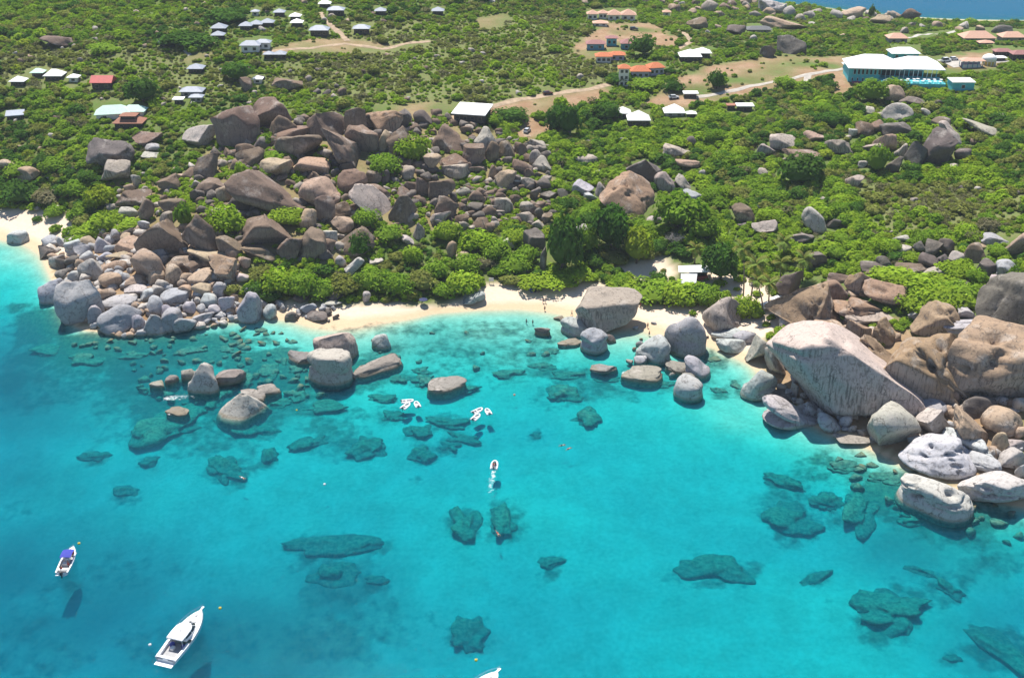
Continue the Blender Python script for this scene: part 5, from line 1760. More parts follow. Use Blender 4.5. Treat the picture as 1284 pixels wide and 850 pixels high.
car("dark car parked on the sandy yard of the villas", 795, 38, (.06, .06, .07), .1)

# ------------------------------------------------------------------ beach
m_canopy = paint("white_canvas", (.82, .81, .80), .8, .04, .7)
m_tarp = paint("grey_sheet", (.50, .51, .53), .6, .1, .7)
p, t = hit(869, 349, 0)
cn_ = thing("beach_bar", "open beach bar under a bright white canopy with a grey lean-to roof", "beach bar", tuple(p), .08)
MB().loft([[(-5.2, -2.2, 3.1), (5.0, -2.8, 3.1), (5.6, 2.6, 3.1), (-4.4, 2.6, 3.1)], [(-5.2, -2.2, 3.22), (5.0, -2.8, 3.22), (5.6, 2.6, 3.22), (-4.4, 2.6, 3.22)], [(-1.4, -.2, 4.3), (1.6, -.3, 4.3), (1.8, .3, 4.3), (-1.2, .4, 4.3)]]).build("canopy", m_canopy, cn_)
MB().loft([[(-4.6, -2.4, 2.75), (.6, -2.4, 2.75), (-.8, -7.2, 1.55), (-5.6, -7.0, 1.55)], [(-4.6, -2.4, 2.85), (.6, -2.4, 2.85), (-.8, -7.2, 1.65), (-5.6, -7.0, 1.65)]]).build("lean_to_roof", m_tarp, cn_)
for x, y, h in ((-4.6, -2.0, 3.1), (4.6, -2.4, 3.1), (5.0, 2.2, 3.1), (-4.0, 2.2, 3.1), (.4, -2.3, 3.1), (-1.2, -6.9, 1.6), (-5.3, -6.7, 1.6)):
    MB().box(x, y, h / 2 - .3, .16, .16, h + .55).build("post", m_deckwood, cn_)
MB().box(1.8, 1.2, 1.0, 5.2, 2.2, 2.4).build("wall", m_walld, cn_)
MB().box(1.8, -1.2, .5, 5.0, .6, 1.2).build("counter", m_red, cn_)
BUILT.append((866, 338, 56, 30))
def notice(px, py, label):
    p, t = hit(px, py)
    r = thing("notice_board", label, "sign", tuple(p), 0, None)
    MB().box(0, 0, 1.45, 1.5, .08, 1.1).build("board", m_wallw, r)
    for s_ in (-1, 1): MB().box(s_ * .6, .07, .6, .09, .07, 1.6).build("post", m_deckwood, r)
    BUILT.append((px, py - 4, 10, 12))
notice(616, 356, "white notice board at the sandy gap in the scrub behind the beach")
notice(726, 357, "white notice board at the scrub edge above the middle of the beach")
m_navy = paint("navy_fabric", (.02, .03, .10), .8)
m_bluef = paint("blue_fabric", (.05, .10, .50), .8)
p, t = hit(531, 382)
um = thing("beach_umbrella", "dark blue beach umbrella at the scrub edge left of the flat pale rock", "umbrella", tuple(p))
MB().cyl(0, 0, -.3, 2.1, .04, 6).build("pole", m_steel, um)
for k in range(8):
    a, b = k * math.pi / 4, (k + 1) * math.pi / 4
    mb = MB(); mb.add([(0, 0, 2.25), (1.35 * math.cos(a), 1.35 * math.sin(a), 1.7), (1.35 * math.cos(b), 1.35 * math.sin(b), 1.7), (0, 0, 2.19), (1.3 * math.cos(a), 1.3 * math.sin(a), 1.66), (1.3 * math.cos(b), 1.3 * math.sin(b), 1.66)], [(0, 1, 2), (5, 4, 3), (1, 4, 5, 2)])
    mb.build("canopy_panel", m_navy, um)
def lounger(px, py, rz, label, m):
    p, t = hit(px, py)
    r = thing("beach_chair", label, "beach chair", tuple(p), rz, None)
    MB().box(0, -.3, .3, .7, 1.3, .1).build("seat", m, r)
    b = MB().box(0, 0, .45, .7, .1, .95).build("backrest", m, r, (0, .42, .18)); b.rotation_euler = (-.6, 0, 0)
    for sx in (-1, 1):
        for y in (-.85, .25): MB().box(sx * .3, y, .1, .06, .06, .4).build("leg", m_steel, r)
lounger(666, 366, .2, "blue beach chair, left one of three at the scrub edge on the main beach", m_bluef)
lounger(671, 366, -.1, "navy beach chair, middle one of three at the scrub edge on the main beach", m_navy)
lounger(677, 365, .1, "navy beach chair, right one of three at the scrub edge on the main beach", m_navy)
p, t = hit(399, 371)
m_aqua = paint("aqua_tarp", (.22, .55, .58), .6)
tp = thing("tarpaulin", "crumpled aqua and white tarpaulin over gear at the left end of the main beach", "tarpaulin", tuple(p))
P_, F_ = rock_shape(77, 3, 0, None, 1.6, 6)
me_ = fast_mesh("cover", P_ * np.array([1.5, 1.0, .8]) + np.array([0, 0, .4]), F_, [m_aqua]); link("cover", me_, tp)
P_, F_ = rock_shape(78, 3, 0, None, 1.6, 6)
me_ = fast_mesh("cover_flap", P_ * np.array([1.0, .7, .6]) + np.array([-.9, .1, .75]), F_, [m_canopy]); link("cover_flap", me_, tp)
BUILT.append((399, 369, 16, 10))
for px, py, w, lab in ((966, 383, 24, "nearer of two bright white sheets spread between the palms and the great brown pyramid"), (977, 376, 22, "farther of two bright white sheets spread between the palms and the great brown pyramid")):
    p, t = hit(px, py, .9)
    r = thing("shade_sheet", lab, "shade sheet", (p[0], p[1], p[2] - .9), .2)
    wd = w * t / FPX / 2
    n = 8; V = []; F = []
    for i in range(n + 1):
        for j in range(n + 1):
            x, y = (i / n * 2 - 1) * wd, (j / n * 2 - 1) * wd * .75
            V.append((x, y, 1.2 + .25 * math.sin(i * .9 + j * .5) + .5 * (x / wd) * .4))
    for i in range(n):
        for j in range(n):
            a = i * (n + 1) + j; F.append((a, a + n + 1, a + n + 2, a + 1))
    o = link("sheet", new_mesh("sheet", V, F, [m_canopy], True), r)
    o.modifiers.new("thickness", 'SOLIDIFY').thickness = .04
    for sx in (-1, 1):
        for sy in (-1, 1): MB().cyl(sx * wd * .9, sy * wd * .68, -.4, 1.3 + .2 * sx, .05, 6).build("post", m_steel, r)
    BUILT.append((px, py, w, 12))
# ------------------------------------------------------------------ scrub over the hillside
CLEAR = SAND + EARTH
ROCKY = [[(60,310),(140,285),(240,285),(310,330),(300,372),(335,400),(150,424),(70,400)],
         [(240,215),(300,130),(380,150),(430,150),(540,130),(600,160),(690,180),(700,260),(690,285),(600,290),(530,290),(470,310),(430,345),(380,330),(300,330),(250,300),(150,290),(130,230)],
         [(980,340),(1130,345),(1150,400),(1284,390),(1284,620),(1140,590),(940,470),(960,400)]]
STEP = 1.65
gx, gy = np.meshgrid(np.arange(X0 + 4, X1 - 4, STEP), np.arange(190, Y1 - 4, STEP))
gx = (gx + RNG.uniform(-.48, .48, gx.shape) * STEP).ravel(); gy = (gy + RNG.uniform(-.48, .48, gy.shape) * STEP).ravel()
gz = hgt(gx, gy)
px, py, dep = proj(gx, gy, gz)
ok = (gz > 1.7) & (px > -330) & (px < 1620) & (py < 470) & (py > -75)
gx, gy, gz, px, py, dep = (v[ok] for v in (gx, gy, gz, px, py, dep))
big = noise2(gx, gy, 1 / 28., 31); mid = noise2(gx, gy, 1 / 9., 32); fine = RNG.random(len(gx))
# radius: many small, some large, larger in the moist belt behind the beach
lush = np.clip(sstep(90, 170, py) * sstep(560, 640, px) + sstep(190, 230, py) * sstep(560, 300, px) + .55 * sstep(200, 120, px) + .25, .2, 1)
dryz = np.zeros(len(gx), bool)
for p_ in DRY: dryz |= in_poly(px, py, p_)
lush = np.where(dryz, lush * .45, lush)
rad = (.75 + 1.0 * RNG.random(len(gx)) ** 2) * (.8 + .55 * lush) + np.where(RNG.random(len(gx)) < .10 * lush + .02, RNG.uniform(.9, 2.4, len(gx)), 0)
keep = fine < np.where(dryz, .74 + .3 * mid + .2 * big, .88 + .2 * mid + .12 * big)
wpx = 2 * rad * FPX / dep
jx = px + 5 * noise2(gx, gy, 1 / 5., 33)
for P_ in CLEAR: keep &= ~in_poly(jx, py - .3 * wpx * 0, P_) | (RNG.random(len(gx)) < .05)
rock = np.zeros(len(gx), bool)
for P_ in ROCKY: rock |= in_poly(px, py, P_)
coast = in_poly(px, py, ROCKY[0])
keep &= ~coast
keep &= ~rock | (fine < .75 + .4 * mid)
rad = np.where(rock, np.minimum(rad, 1.5), rad)
wpx = 2 * rad * FPX / dep; hpx = wpx * .75
keep &= ~covered(px, py - .3 * hpx, 1.02) & ~covered(px, py - .55 * hpx, .9)
keep &= ~(covered(px + wpx * .35, py - .35 * hpx, .85) | covered(px - wpx * .35, py - .35 * hpx, .85))
for (ax, ay, aw, ah) in VEG:
    keep &= ~((((px - ax) / (aw * .42)) ** 2 + ((py - .35 * hpx - ay) / (ah * .42)) ** 2) < 1)
for (ax, ay, aw, ah) in BUILT:      # houses, cars and the like stay free
    keep &= ~((np.abs(px - ax) < aw / 2 + wpx * .35) & (py - hpx * .9 < ay + ah * .22) & (py > ay - ah / 2 - 1))
for poly in ROADS_PX:
    keep &= ~in_poly(px, py - .2 * hpx, poly)
idx = np.nonzero(keep)[0]
# colour of each plant follows the patches of the slope
cn = noise2(gx, gy, 1 / 16., 41) * .7 + noise2(gx, gy, 1 / 5., 42) * .5 + RNG.normal(0, .33, len(gx))
kind = np.where(cn > .42, 0, np.where(cn > -.12, 1, np.where(cn > -.5, 3, 2)))
kind = np.where(dryz, np.where(cn > .45, 0, np.where(cn > .2, 1, np.where(cn > -.25, 3, np.where(cn > -.5, 4, 3)))), kind)
lushz = (lush > .8) & ~dryz
kind = np.where(lushz, np.where(cn > .18, 0, np.where(cn > -.3, 1, np.where(cn > -.62, 2, 3))), kind)
kind = np.where(rock, np.where(cn > -.1, 0, 1), kind)
kind = np.where((RNG.random(len(gx)) < .035), 4, kind)
kind = np.where((RNG.random(len(gx)) < .02), 5, kind)
hz = rad * np.where(rad > 2, 1.0, RNG.uniform(.85, 1.25, len(gx)))
vis = (px > -5) & (px < 1289) & (py > 2)
order = idx[np.argsort(-(wpx * vis)[idx])]
n_ind = max(0, 300 - len(shrub_objs))
ind, rest = order[:n_ind], order[n_ind:]
for i in ind:
    v = SHRUB_F[int(kind[i])][int(RNG.integers(2))] if wpx[i] > 27 else SHRUB_V[int(kind[i]) * 2 + int(RNG.integers(2))][1]
    o = link("shrub", v, None, (gx[i], gy[i], gz[i] - .1), (0, 0, RNG.uniform(0, 6.28)))
    o.scale = (rad[i], rad[i], hz[i])
    shrub_objs.append((o, px[i], py[i] - .4 * hpx[i], wpx[i], hpx[i], int(kind[i])))
print("shrubs", len(shrub_objs), "scrub", len(rest))
# the rest of the scrub: one object whose points carry the plants
me = bpy.data.meshes.new("scrub")
me.vertices.add(len(rest))
me.vertices.foreach_set("co", np.stack([gx[rest], gy[rest], gz[rest] - .1], -1).astype(np.float32).ravel())
def pattr(n, typ, arr, key="value"):
    a = me.attributes.new(n, typ, 'POINT'); a.data.foreach_set(key, np.ascontiguousarray(arr).ravel())
pattr("size", 'FLOAT_VECTOR', np.stack([rad[rest], rad[rest], hz[rest]], -1).astype(np.float32), "vector")
pattr("turn", 'FLOAT_VECTOR', np.stack([np.zeros(len(rest)), np.zeros(len(rest)), RNG.uniform(0, 6.28, len(rest))], -1).astype(np.float32), "vector")
pattr("plant", 'INT', (kind[rest] * 2 + RNG.integers(0, 2, len(rest))).astype(np.int32))
scrub = link("scrub", me)
tag(scrub, "dense low green and olive scrub covering the hillside between houses and boulders", "scrub", kind="stuff")
src = {}
for (o, *_r) in shrub_objs: src.setdefault(o.data.name, o)
ng = bpy.data.node_groups.new("scrub_plants", 'GeometryNodeTree')
ng.interface.new_socket("Geometry", in_out='INPUT', socket_type='NodeSocketGeometry')
ng.interface.new_socket("Geometry", in_out='OUTPUT', socket_type='NodeSocketGeometry')
N, L = ng.nodes, ng.links
gi = N.new("NodeGroupInput"); go = N.new("NodeGroupOutput"); jn = N.new("GeometryNodeJoinGeometry")
def named(n, t):
    q = N.new("GeometryNodeInputNamedAttribute"); q.data_type = t; q.inputs[0].default_value = n
    return q.outputs[0]
sz_, tn_, pl_ = named("size", 'FLOAT_VECTOR'), named("turn", 'FLOAT_VECTOR'), named("plant", 'INT')
for k, (mi, vm) in enumerate(SHRUB_V):
    o = src.get(vm.name)
    if o is None:      # make sure that each variant stands somewhere as a plant of its own
        continue
    oi = N.new("GeometryNodeObjectInfo"); oi.inputs["Object"].default_value = o; oi.inputs["As Instance"].default_value = True
    oi.transform_space = 'ORIGINAL'
    cmp_ = N.new("FunctionNodeCompare"); cmp_.data_type = 'INT'; cmp_.operation = 'EQUAL'
    L.new(pl_, cmp_.inputs[2]); cmp_.inputs[3].default_value = k
    ip = N.new("GeometryNodeInstanceOnPoints")
    L.new(gi.outputs[0], ip.inputs["Points"]); L.new(cmp_.outputs[0], ip.inputs["Selection"]); L.new(oi.outputs["Geometry"], ip.inputs["Instance"])
    er = N.new("FunctionNodeEulerToRotation"); L.new(tn_, er.inputs[0])
    L.new(er.outputs[0], ip.inputs["Rotation"]); L.new(sz_, ip.inputs["Scale"])
    L.new(ip.outputs[0], jn.inputs[0])
L.new(jn.outputs[0], go.inputs[0])
scrub.modifiers.new("plants", 'NODES').node_group = ng
# ------------------------------------------------------------------ boats
m_gel = paint("white_gelcoat", (.80, .80, .80), .22, .03, .4)
m_gel2 = paint("cream_deck", (.74, .73, .70), .55, .05, 1.0)
m_sole = paint("grey_cockpit_sole", (.33, .33, .34), .7, .1, 2.0)
m_cush = paint("blue_cushion", (.02, .05, .32), .7)
m_bimini = paint("royal_blue_canvas", (.035, .045, .33), .85, .08, 2.0)
m_tube = paint("white_hypalon", (.72, .73, .74), .45, .05, 1.0)
m_black = paint("black_cowling", (.02, .02, .022), .35)
m_ylw = paint("yellow_float", (.75, .55, .06), .5)
m_whb = paint("white_float", (.8, .8, .76), .5)

def hull_rings(L_, beam, sheer_s, sheer_b, draft, n=15, fine=1.6, inset=0.0, zoff=0.0, top_only=False):
    R_ = []
    for i in range(n):
        u = i / (n - 1)
        x = -L_ / 2 + L_ * u
        b = beam / 2 * (1 - max(0, (u - .35) / .65) ** 2.7) ** .8 * (.92 + .08 * min(1, u / .3)) - inset
        b = max(b, .03)
        zt = sheer_s + (sheer_b - sheer_s) * u ** 1.6 + zoff
        zk = -draft * (1 - max(0, (u - .6) / .4) ** 2) + max(0, (u - .8) / .2) ** 2 * .25
        zc = .12 + .55 * max(0, (u - .55) / .45) ** 1.5
        R_.append((x, b, zt, zk, zc))
    return R_

def yacht(label, loc, rz, L_=13.2):
    root = thing("motor_yacht", label, "yacht", loc, rz, "boats in the bay")
    H = hull_rings(L_, 4.7, 1.15, 2.0, .75)
    rings = [[(x, -b, zt), (x, -b * .96, (zt + zc) / 2 + .1), (x, -b * .86, zc), (x, 0, zk), (x, b * .86, zc), (x, b * .96, (zt + zc) / 2 + .1), (x, b, zt)] for x, b, zt, zk, zc in H]
    MB().loft(rings, True, True, False).build("hull", m_gel, root, smooth=False)
    # foredeck, closed from the cabin to the bow
    fd = [h for h in H if h[0] > -1.6]
    mb = MB(); mb.loft([[(x, -b + .01, zt - .02), (x, -b * .45, zt + .12), (x, b * .45, zt + .12), (x, b - .01, zt - .02)] for x, b, zt, zk, zc in fd], False, False, False)
    mb.build("foredeck", m_gel2, root)
    rub = MB()
    for s_ in (-1, 1): rub.tube([(x, s_ * (b + .02), zt - .08) for x, b, zt, zk, zc in H], .05, 5)
    rub.build("rub_rail", m_steel, root)
    # cockpit: sole, side decks, transom
    MB().box(-4.0, 0, .45, 4.9, 3.3, .08).build("cockpit_sole", m_sole, root)
    sd = MB()
    for s_ in (-1, 1):
        sd.loft([[(x, s_ * (b - .02), zt + .01), (x, s_ * (b - .55), zt + .03), (x, s_ * (b - .55), .45), (x, s_ * (b - .05), .45)] for x, b, zt, zk, zc in H if x < -1.0])
    sd.build("side_deck", m_gel, root)
    MB().box(-L_ / 2 + .28, 0, .95, .5, 4.0, .75).build("transom", m_gel, root)
    for s_ in (-1, 1): MB().box(-L_ / 2 - .005, s_ * 1.15, .98, .03, 1.2, .32).build("transom_panel", m_sole, root)
    MB().box(-L_ / 2 - .55, 0, .28, 1.15, 3.7, .14).build("swim_platform", m_gel, root)
    # seats
    MB().box(-2.6, 1.0, .85, .8, .7, .75).build("seat", m_cush, root)
    MB().box(-2.4, -1.25, .75, .6, .55, .6).build("seat", m_cush, root)
    MB().box(-3.4, .45, .75, .9, .7, .55).build("seat", m_gel2, root)
    # cabin with raked windscreen
    z0 = 1.35
    base = [(-1.7, 1.62), (-.4, 1.75), (1.0, 1.7), (2.2, 1.35), (2.95, .7), (3.1, 0)]
    topp = [(-1.7, 1.38), (-.6, 1.42), (.5, 1.32), (1.1, 1.0), (1.5, .5), (1.6, 0)]
    full = lambda P, z: [(x, y, z) for x, y in P] + [(x, -y, z) for x, y in P[-2::-1]]
    MB().loft([full(base, z0), full([(x, y * .98) for x, y in base], z0 + .62)], False, False).build("cabin", m_gel, root)
    mid = [(a[0] * .97 + .03 * b[0], a[1] * .96) for a, b in zip(base, topp)]
    MB().loft([full(mid, z0 + .60), full(topp, z0 + 1.42)], False, False).build("windscreen", m_pane, root)
    rp = [(-3.1, 1.7), (-1.4, 1.78), (.3, 1.68), (1.15, 1.3), (1.65, .7), (1.8, 0)]
    MB().loft([full(rp, z0 + 1.42), full(rp, z0 + 1.54), full([(x * .93 - .1, y * .9) for x, y in rp], z0 + 1.66)]).build("hardtop", m_gel, root)
    fr_ = MB()
    for (a, b) in (((-1.7, 1.62), (-1.7, 1.4)), ((.2, 1.72), (0, 1.4)), ((2.3, 1.25), (1.15, .95)), ((3.0, .45), (1.5, .35))):
        for s_ in (-1, 1): fr_.tube([(a[0] + .02, s_ * (a[1] + .02), z0 + .55), (b[0] + .02, s_ * (b[1] + .02), z0 + 1.46)], .06, 5)
    for s_ in (-1, 1): fr_.tube([(-2.95, s_ * 1.55, .9), (-2.95, s_ * 1.55, z0 + 1.45)], .05, 5)
    fr_.build("window_frame", m_gel, root)
    MB().loft([[(1.9, -1.15, z0 + .55), (3.4, -.75, 1.72), (3.4, .75, 1.72), (1.9, 1.15, z0 + .55)], [(1.9, -1.1, z0 + .66), (3.3, -.7, 1.86), (3.3, .7, 1.86), (1.9, 1.1, z0 + .66)]]).build("trunk_cabin", m_gel, root)
    for x, y, z in ((4.7, 0, 2.0), (3.0, .55, 1.97), (3.0, -.55, 1.97), (-.8, 0, z0 + 1.68)):
        MB().box(x, y, z, .55, .5, .06).build("hatch", m_sole, root)
    # pulpit, rails, stanchions
    rl = MB()
    dk = [h for h in H if h[0] > 0]
    for s_ in (-1, 1):
        rl.tube([(x, s_ * max(b - .08, .04), zt + .72) for x, b, zt, zk, zc in dk], .028, 5)
        for x, b, zt, zk, zc in dk[::1]: rl.tube([(x, s_ * max(b - .08, .04), zt), (x, s_ * max(b - .08, .04), zt + .72)], .022, 4)
    rl.tube([(L_ / 2, 0, 2.7), (L_ / 2 + .75, 0, 2.72)], .03, 5)
    rl.build("bow_rail", m_steel, root)
    MB().box(L_ / 2 + .2, 0, 2.02, 1.2, .42, .1).build("bow_pulpit", m_gel, root)
    MB().box(L_ / 2 + .55, 0, 1.9, .5, .16, .18).build("anchor", m_steel, root)
    for s_ in (-1, 1): MB().box(-5.9, s_ * 1.9, 1.24, .3, .1, .1).build("cleat", m_steel, root)
    return root

def heading(x1, y1, x2, y2, z=.8):
    a = at_z(x1, y1, z); b = at_z(x2, y2, z)
    return math.atan2(float(b[1] - a[1]), float(b[0] - a[0])), (float(a[0] + b[0]) / 2, float(a[1] + b[1]) / 2), math.hypot(float(b[0] - a[0]), float(b[1] - a[1]))
rz, ctr, ln_ = heading(204, 829, 256, 764, 1.2)
print("yacht length", ln_)
y1_ = yacht("white motor yacht with a hardtop and open grey cockpit moored in the lower left", (ctr[0], ctr[1], 0), rz)
y1_.scale = (ln_ / 14.8,) * 3
# a second boat of which only the bow reaches into the picture
bx, by = at_z(627, 837, 2.2)
rz2 = R(52)
y2_ = yacht("white boat of which only the bow and its rail show at the lower edge", (float(bx) - 7.3 * math.cos(rz2), float(by) - 7.3 * math.sin(rz2), 0), rz2)

def small_boat(label, loc, rz, L_=7.4):
    root = thing("motorboat", label, "motorboat", loc, rz, "boats in the bay")
    H = hull_rings(L_, 2.6, .75, 1.15, .4, 12)
    rings = [[(x, -b, zt), (x, -b * .84, zc), (x, 0, zk), (x, b * .84, zc), (x, b, zt)] for x, b, zt, zk, zc in H]
    MB().loft(rings, True, True, False).build("hull", m_gel, root)
    gw = MB()
    for s_ in (-1, 1):
        gw.loft([[(x, s_ * b, zt), (x, s_ * b, zt + .05), (x, s_ * max(b - .28, .01), zt + .05), (x, s_ * max(b - .28, .01), .3)] for x, b, zt, zk, zc in H])
    gw.build("gunwale", m_gel, root)
    MB().box(-.3, 0, .3, 6.0, 1.7, .06).build("cockpit_floor", m_sole, root)
    MB().loft([[(x, -max(b - .25, .01), zt - .05), (x, max(b - .25, .01), zt - .05)] for x, b, zt, zk, zc in H if x > 2.0], False, False, False).build("foredeck", m_gel2, root)
    MB().box(.1, 0, .8, .7, .8, 1.0).build("console", m_gel, root)
    MB().box(.5, 0, 1.45, .08, .9, .45).build("windscreen", m_pane, root)
    MB().box(-1.0, 0, .6, .6, 1.1, .6).build("seat", m_gel2, root)
    MB().box(-2.7, 0, .55, .6, 1.7, .5).build("seat", m_gel2, root)
    MB().loft([[(-.9 + 2.4 * k / 4, y, 2.15 + .16 * math.sin(math.pi * k / 4) - .12 * (abs(y) / 1.05) ** 2) for y in (-1.05, -.5, 0, .5, 1.05)] + [(-.9 + 2.4 * k / 4, y, 2.10 + .16 * math.sin(math.pi * k / 4) - .12 * (abs(y) / 1.05) ** 2) for y in (1.05, .5, 0, -.5, -1.05)] for k in range(5)]).build("bimini", m_bimini, root)
    fr_ = MB()
    for x in (-.85, 1.4):
        for s_ in (-1, 1): fr_.tube([(.3 + (x - .3) * .3, s_ * 1.15, .9), (x, s_ * 1.03, 2.06)], .025, 5)
    fr_.build("bimini_frame", m_steel, root)
    e = MB().box(-L_ / 2 - .25, 0, .75, .5, .42, .65, 0, .8).build("outboard_motor", m_black, root)
    MB().box(-L_ / 2 - .25, 0, .1, .22, .16, .9).build("motor_leg", m_black, e)
    MB().box(-L_ / 2 - .1, .85, .3, .5, .6, .08).build("swim_step", m_gel, root)
    rl = MB(); dk = [h for h in H if h[0] > 1.2]
    for s_ in (-1, 1): rl.tube([(x, s_ * max(b - .05, .02), zt + .35) for x, b, zt, zk, zc in dk], .022, 5)
    rl.build("bow_rail", m_steel, root)
    return root
rz, ctr, ln_ = heading(77, 719, 93, 687, .6)
print("motorboat length", ln_)
mbt = small_boat("small white motorboat with a blue canopy and people aboard near the left edge", (ctr[0], ctr[1], 0), rz)
mbt.scale = (ln_ / 7.6,) * 3
MB_POS, MB_RZ, MB_S = ctr, rz, ln_ / 7.6

def dinghy():
    root = thing("dinghy", "x", "dinghy", (0, 0, 0), 0, "inflatable dinghies in the bay")
    L_, b = 3.3, .68
    for s_ in (-1, 1):
        pts = [(-1.75, s_ * b, .32), (-1.0, s_ * b, .30), (.4, s_ * b, .32), (1.05, s_ * b * .78, .38), (1.45, s_ * b * .38, .46), (1.55, s_ * .02, .50)]
        MB().tube(pts, .25, 9, .22).build("side_tube", m_tube, root, smooth=True)
    MB().box(-.1, 0, .14, 2.8, .95, .08).build("floor", m_sole, root)
    MB().box(-1.42, 0, .38, .09, .95, .5).build("transom", m_gel, root)
    MB().box(-.35, 0, .5, .26, 1.2, .06).build("thwart", m_gel2, root)
    o = MB().box(-1.72, 0, .72, .34, .26, .42, 0, .8).build("outboard_motor", m_black, root)
    MB().box(-1.66, 0, .12, .14, .1, .9).build("motor_leg", m_black, o)
    return root
DG = [(511, 503, 500, 503, 522, 501, "horizontal white dinghy at the back of the left dinghy group"),
      (509, 509, 503, 514, 515, 504, "slanting white dinghy at the front left of the left dinghy group"),
      (523, 507, 526, 511, 521, 502, "separate white dinghy at the right of the left dinghy group"),
      (599, 515, 592, 518, 606, 511, "white dinghy at the back of the right dinghy group"),
      (597, 523, 591, 528, 603, 517, "white dinghy at the front of the right dinghy group"),
      (612, 516, 615, 520, 610, 512, "separate white dinghy at the right of the right dinghy group"),
      (620, 583, 619, 588, 621, 577, "moving white dinghy with two people leaving a foaming wake")]
d0_ = dinghy()
DPOS = []
for i, (x, y, x1, y1, x2, y2, lab) in enumerate(DG):
    o = d0_ if i == 0 else copy_tree(d0_)
    rz, _, _ = heading(x1, y1, x2, y2, .3)
    gx_, gy_ = at_z(x, y, .3)
    o.location = (float(gx_), float(gy_), 0); o.rotation_euler = (0, 0, rz)
    o.scale = (1.0,) * 3 if i == 6 else ((.95,) * 3 if i % 3 != 2 else (.85,) * 3)
    o["label"] = lab; DPOS.append(((float(gx_), float(gy_)), rz))

# mooring buoys
def buoy(px, py, label, m, r_=.32):
    x, y = at_z(px, py, .1)
    o = thing("mooring_buoy", label, "buoy", (float(x), float(y), 0), 0, "mooring buoys on the water")
    MB().dome(0, 0, .08, r_, r_, r_ * .95, 10, 6).build("float", m, o, smooth=True)
    MB().tube([(0, 0, r_ * .9), (.06, 0, r_ + .18), (0, 0, r_ + .26), (-.06, 0, r_ + .18), (0, 0, r_ * .9)], .03, 5).build("ring", m_steel, o)
buoy(99, 681, "yellow mooring buoy ahead of the small blue canopied motorboat", m_ylw)
buoy(276, 762, "yellow mooring buoy just off the bow of the white motor yacht", m_ylw)
buoy(188, 808, "white mooring buoy beside the port side of the white motor yacht", m_whb)
buoy(597, 827, "yellow mooring buoy above the bow at the lower edge", m_ylw)
buoy(407, 607, "white mooring buoy alone left of the moving dinghy", m_whb)
buoy(372, 514, "pale mooring buoy right of the white cone shaped boulder", m_ylw, .26)
buoy(645, 495, "small orange pink float right of the right dinghy group", paint("orange_float", (.7, .3, .16), .5), .3)

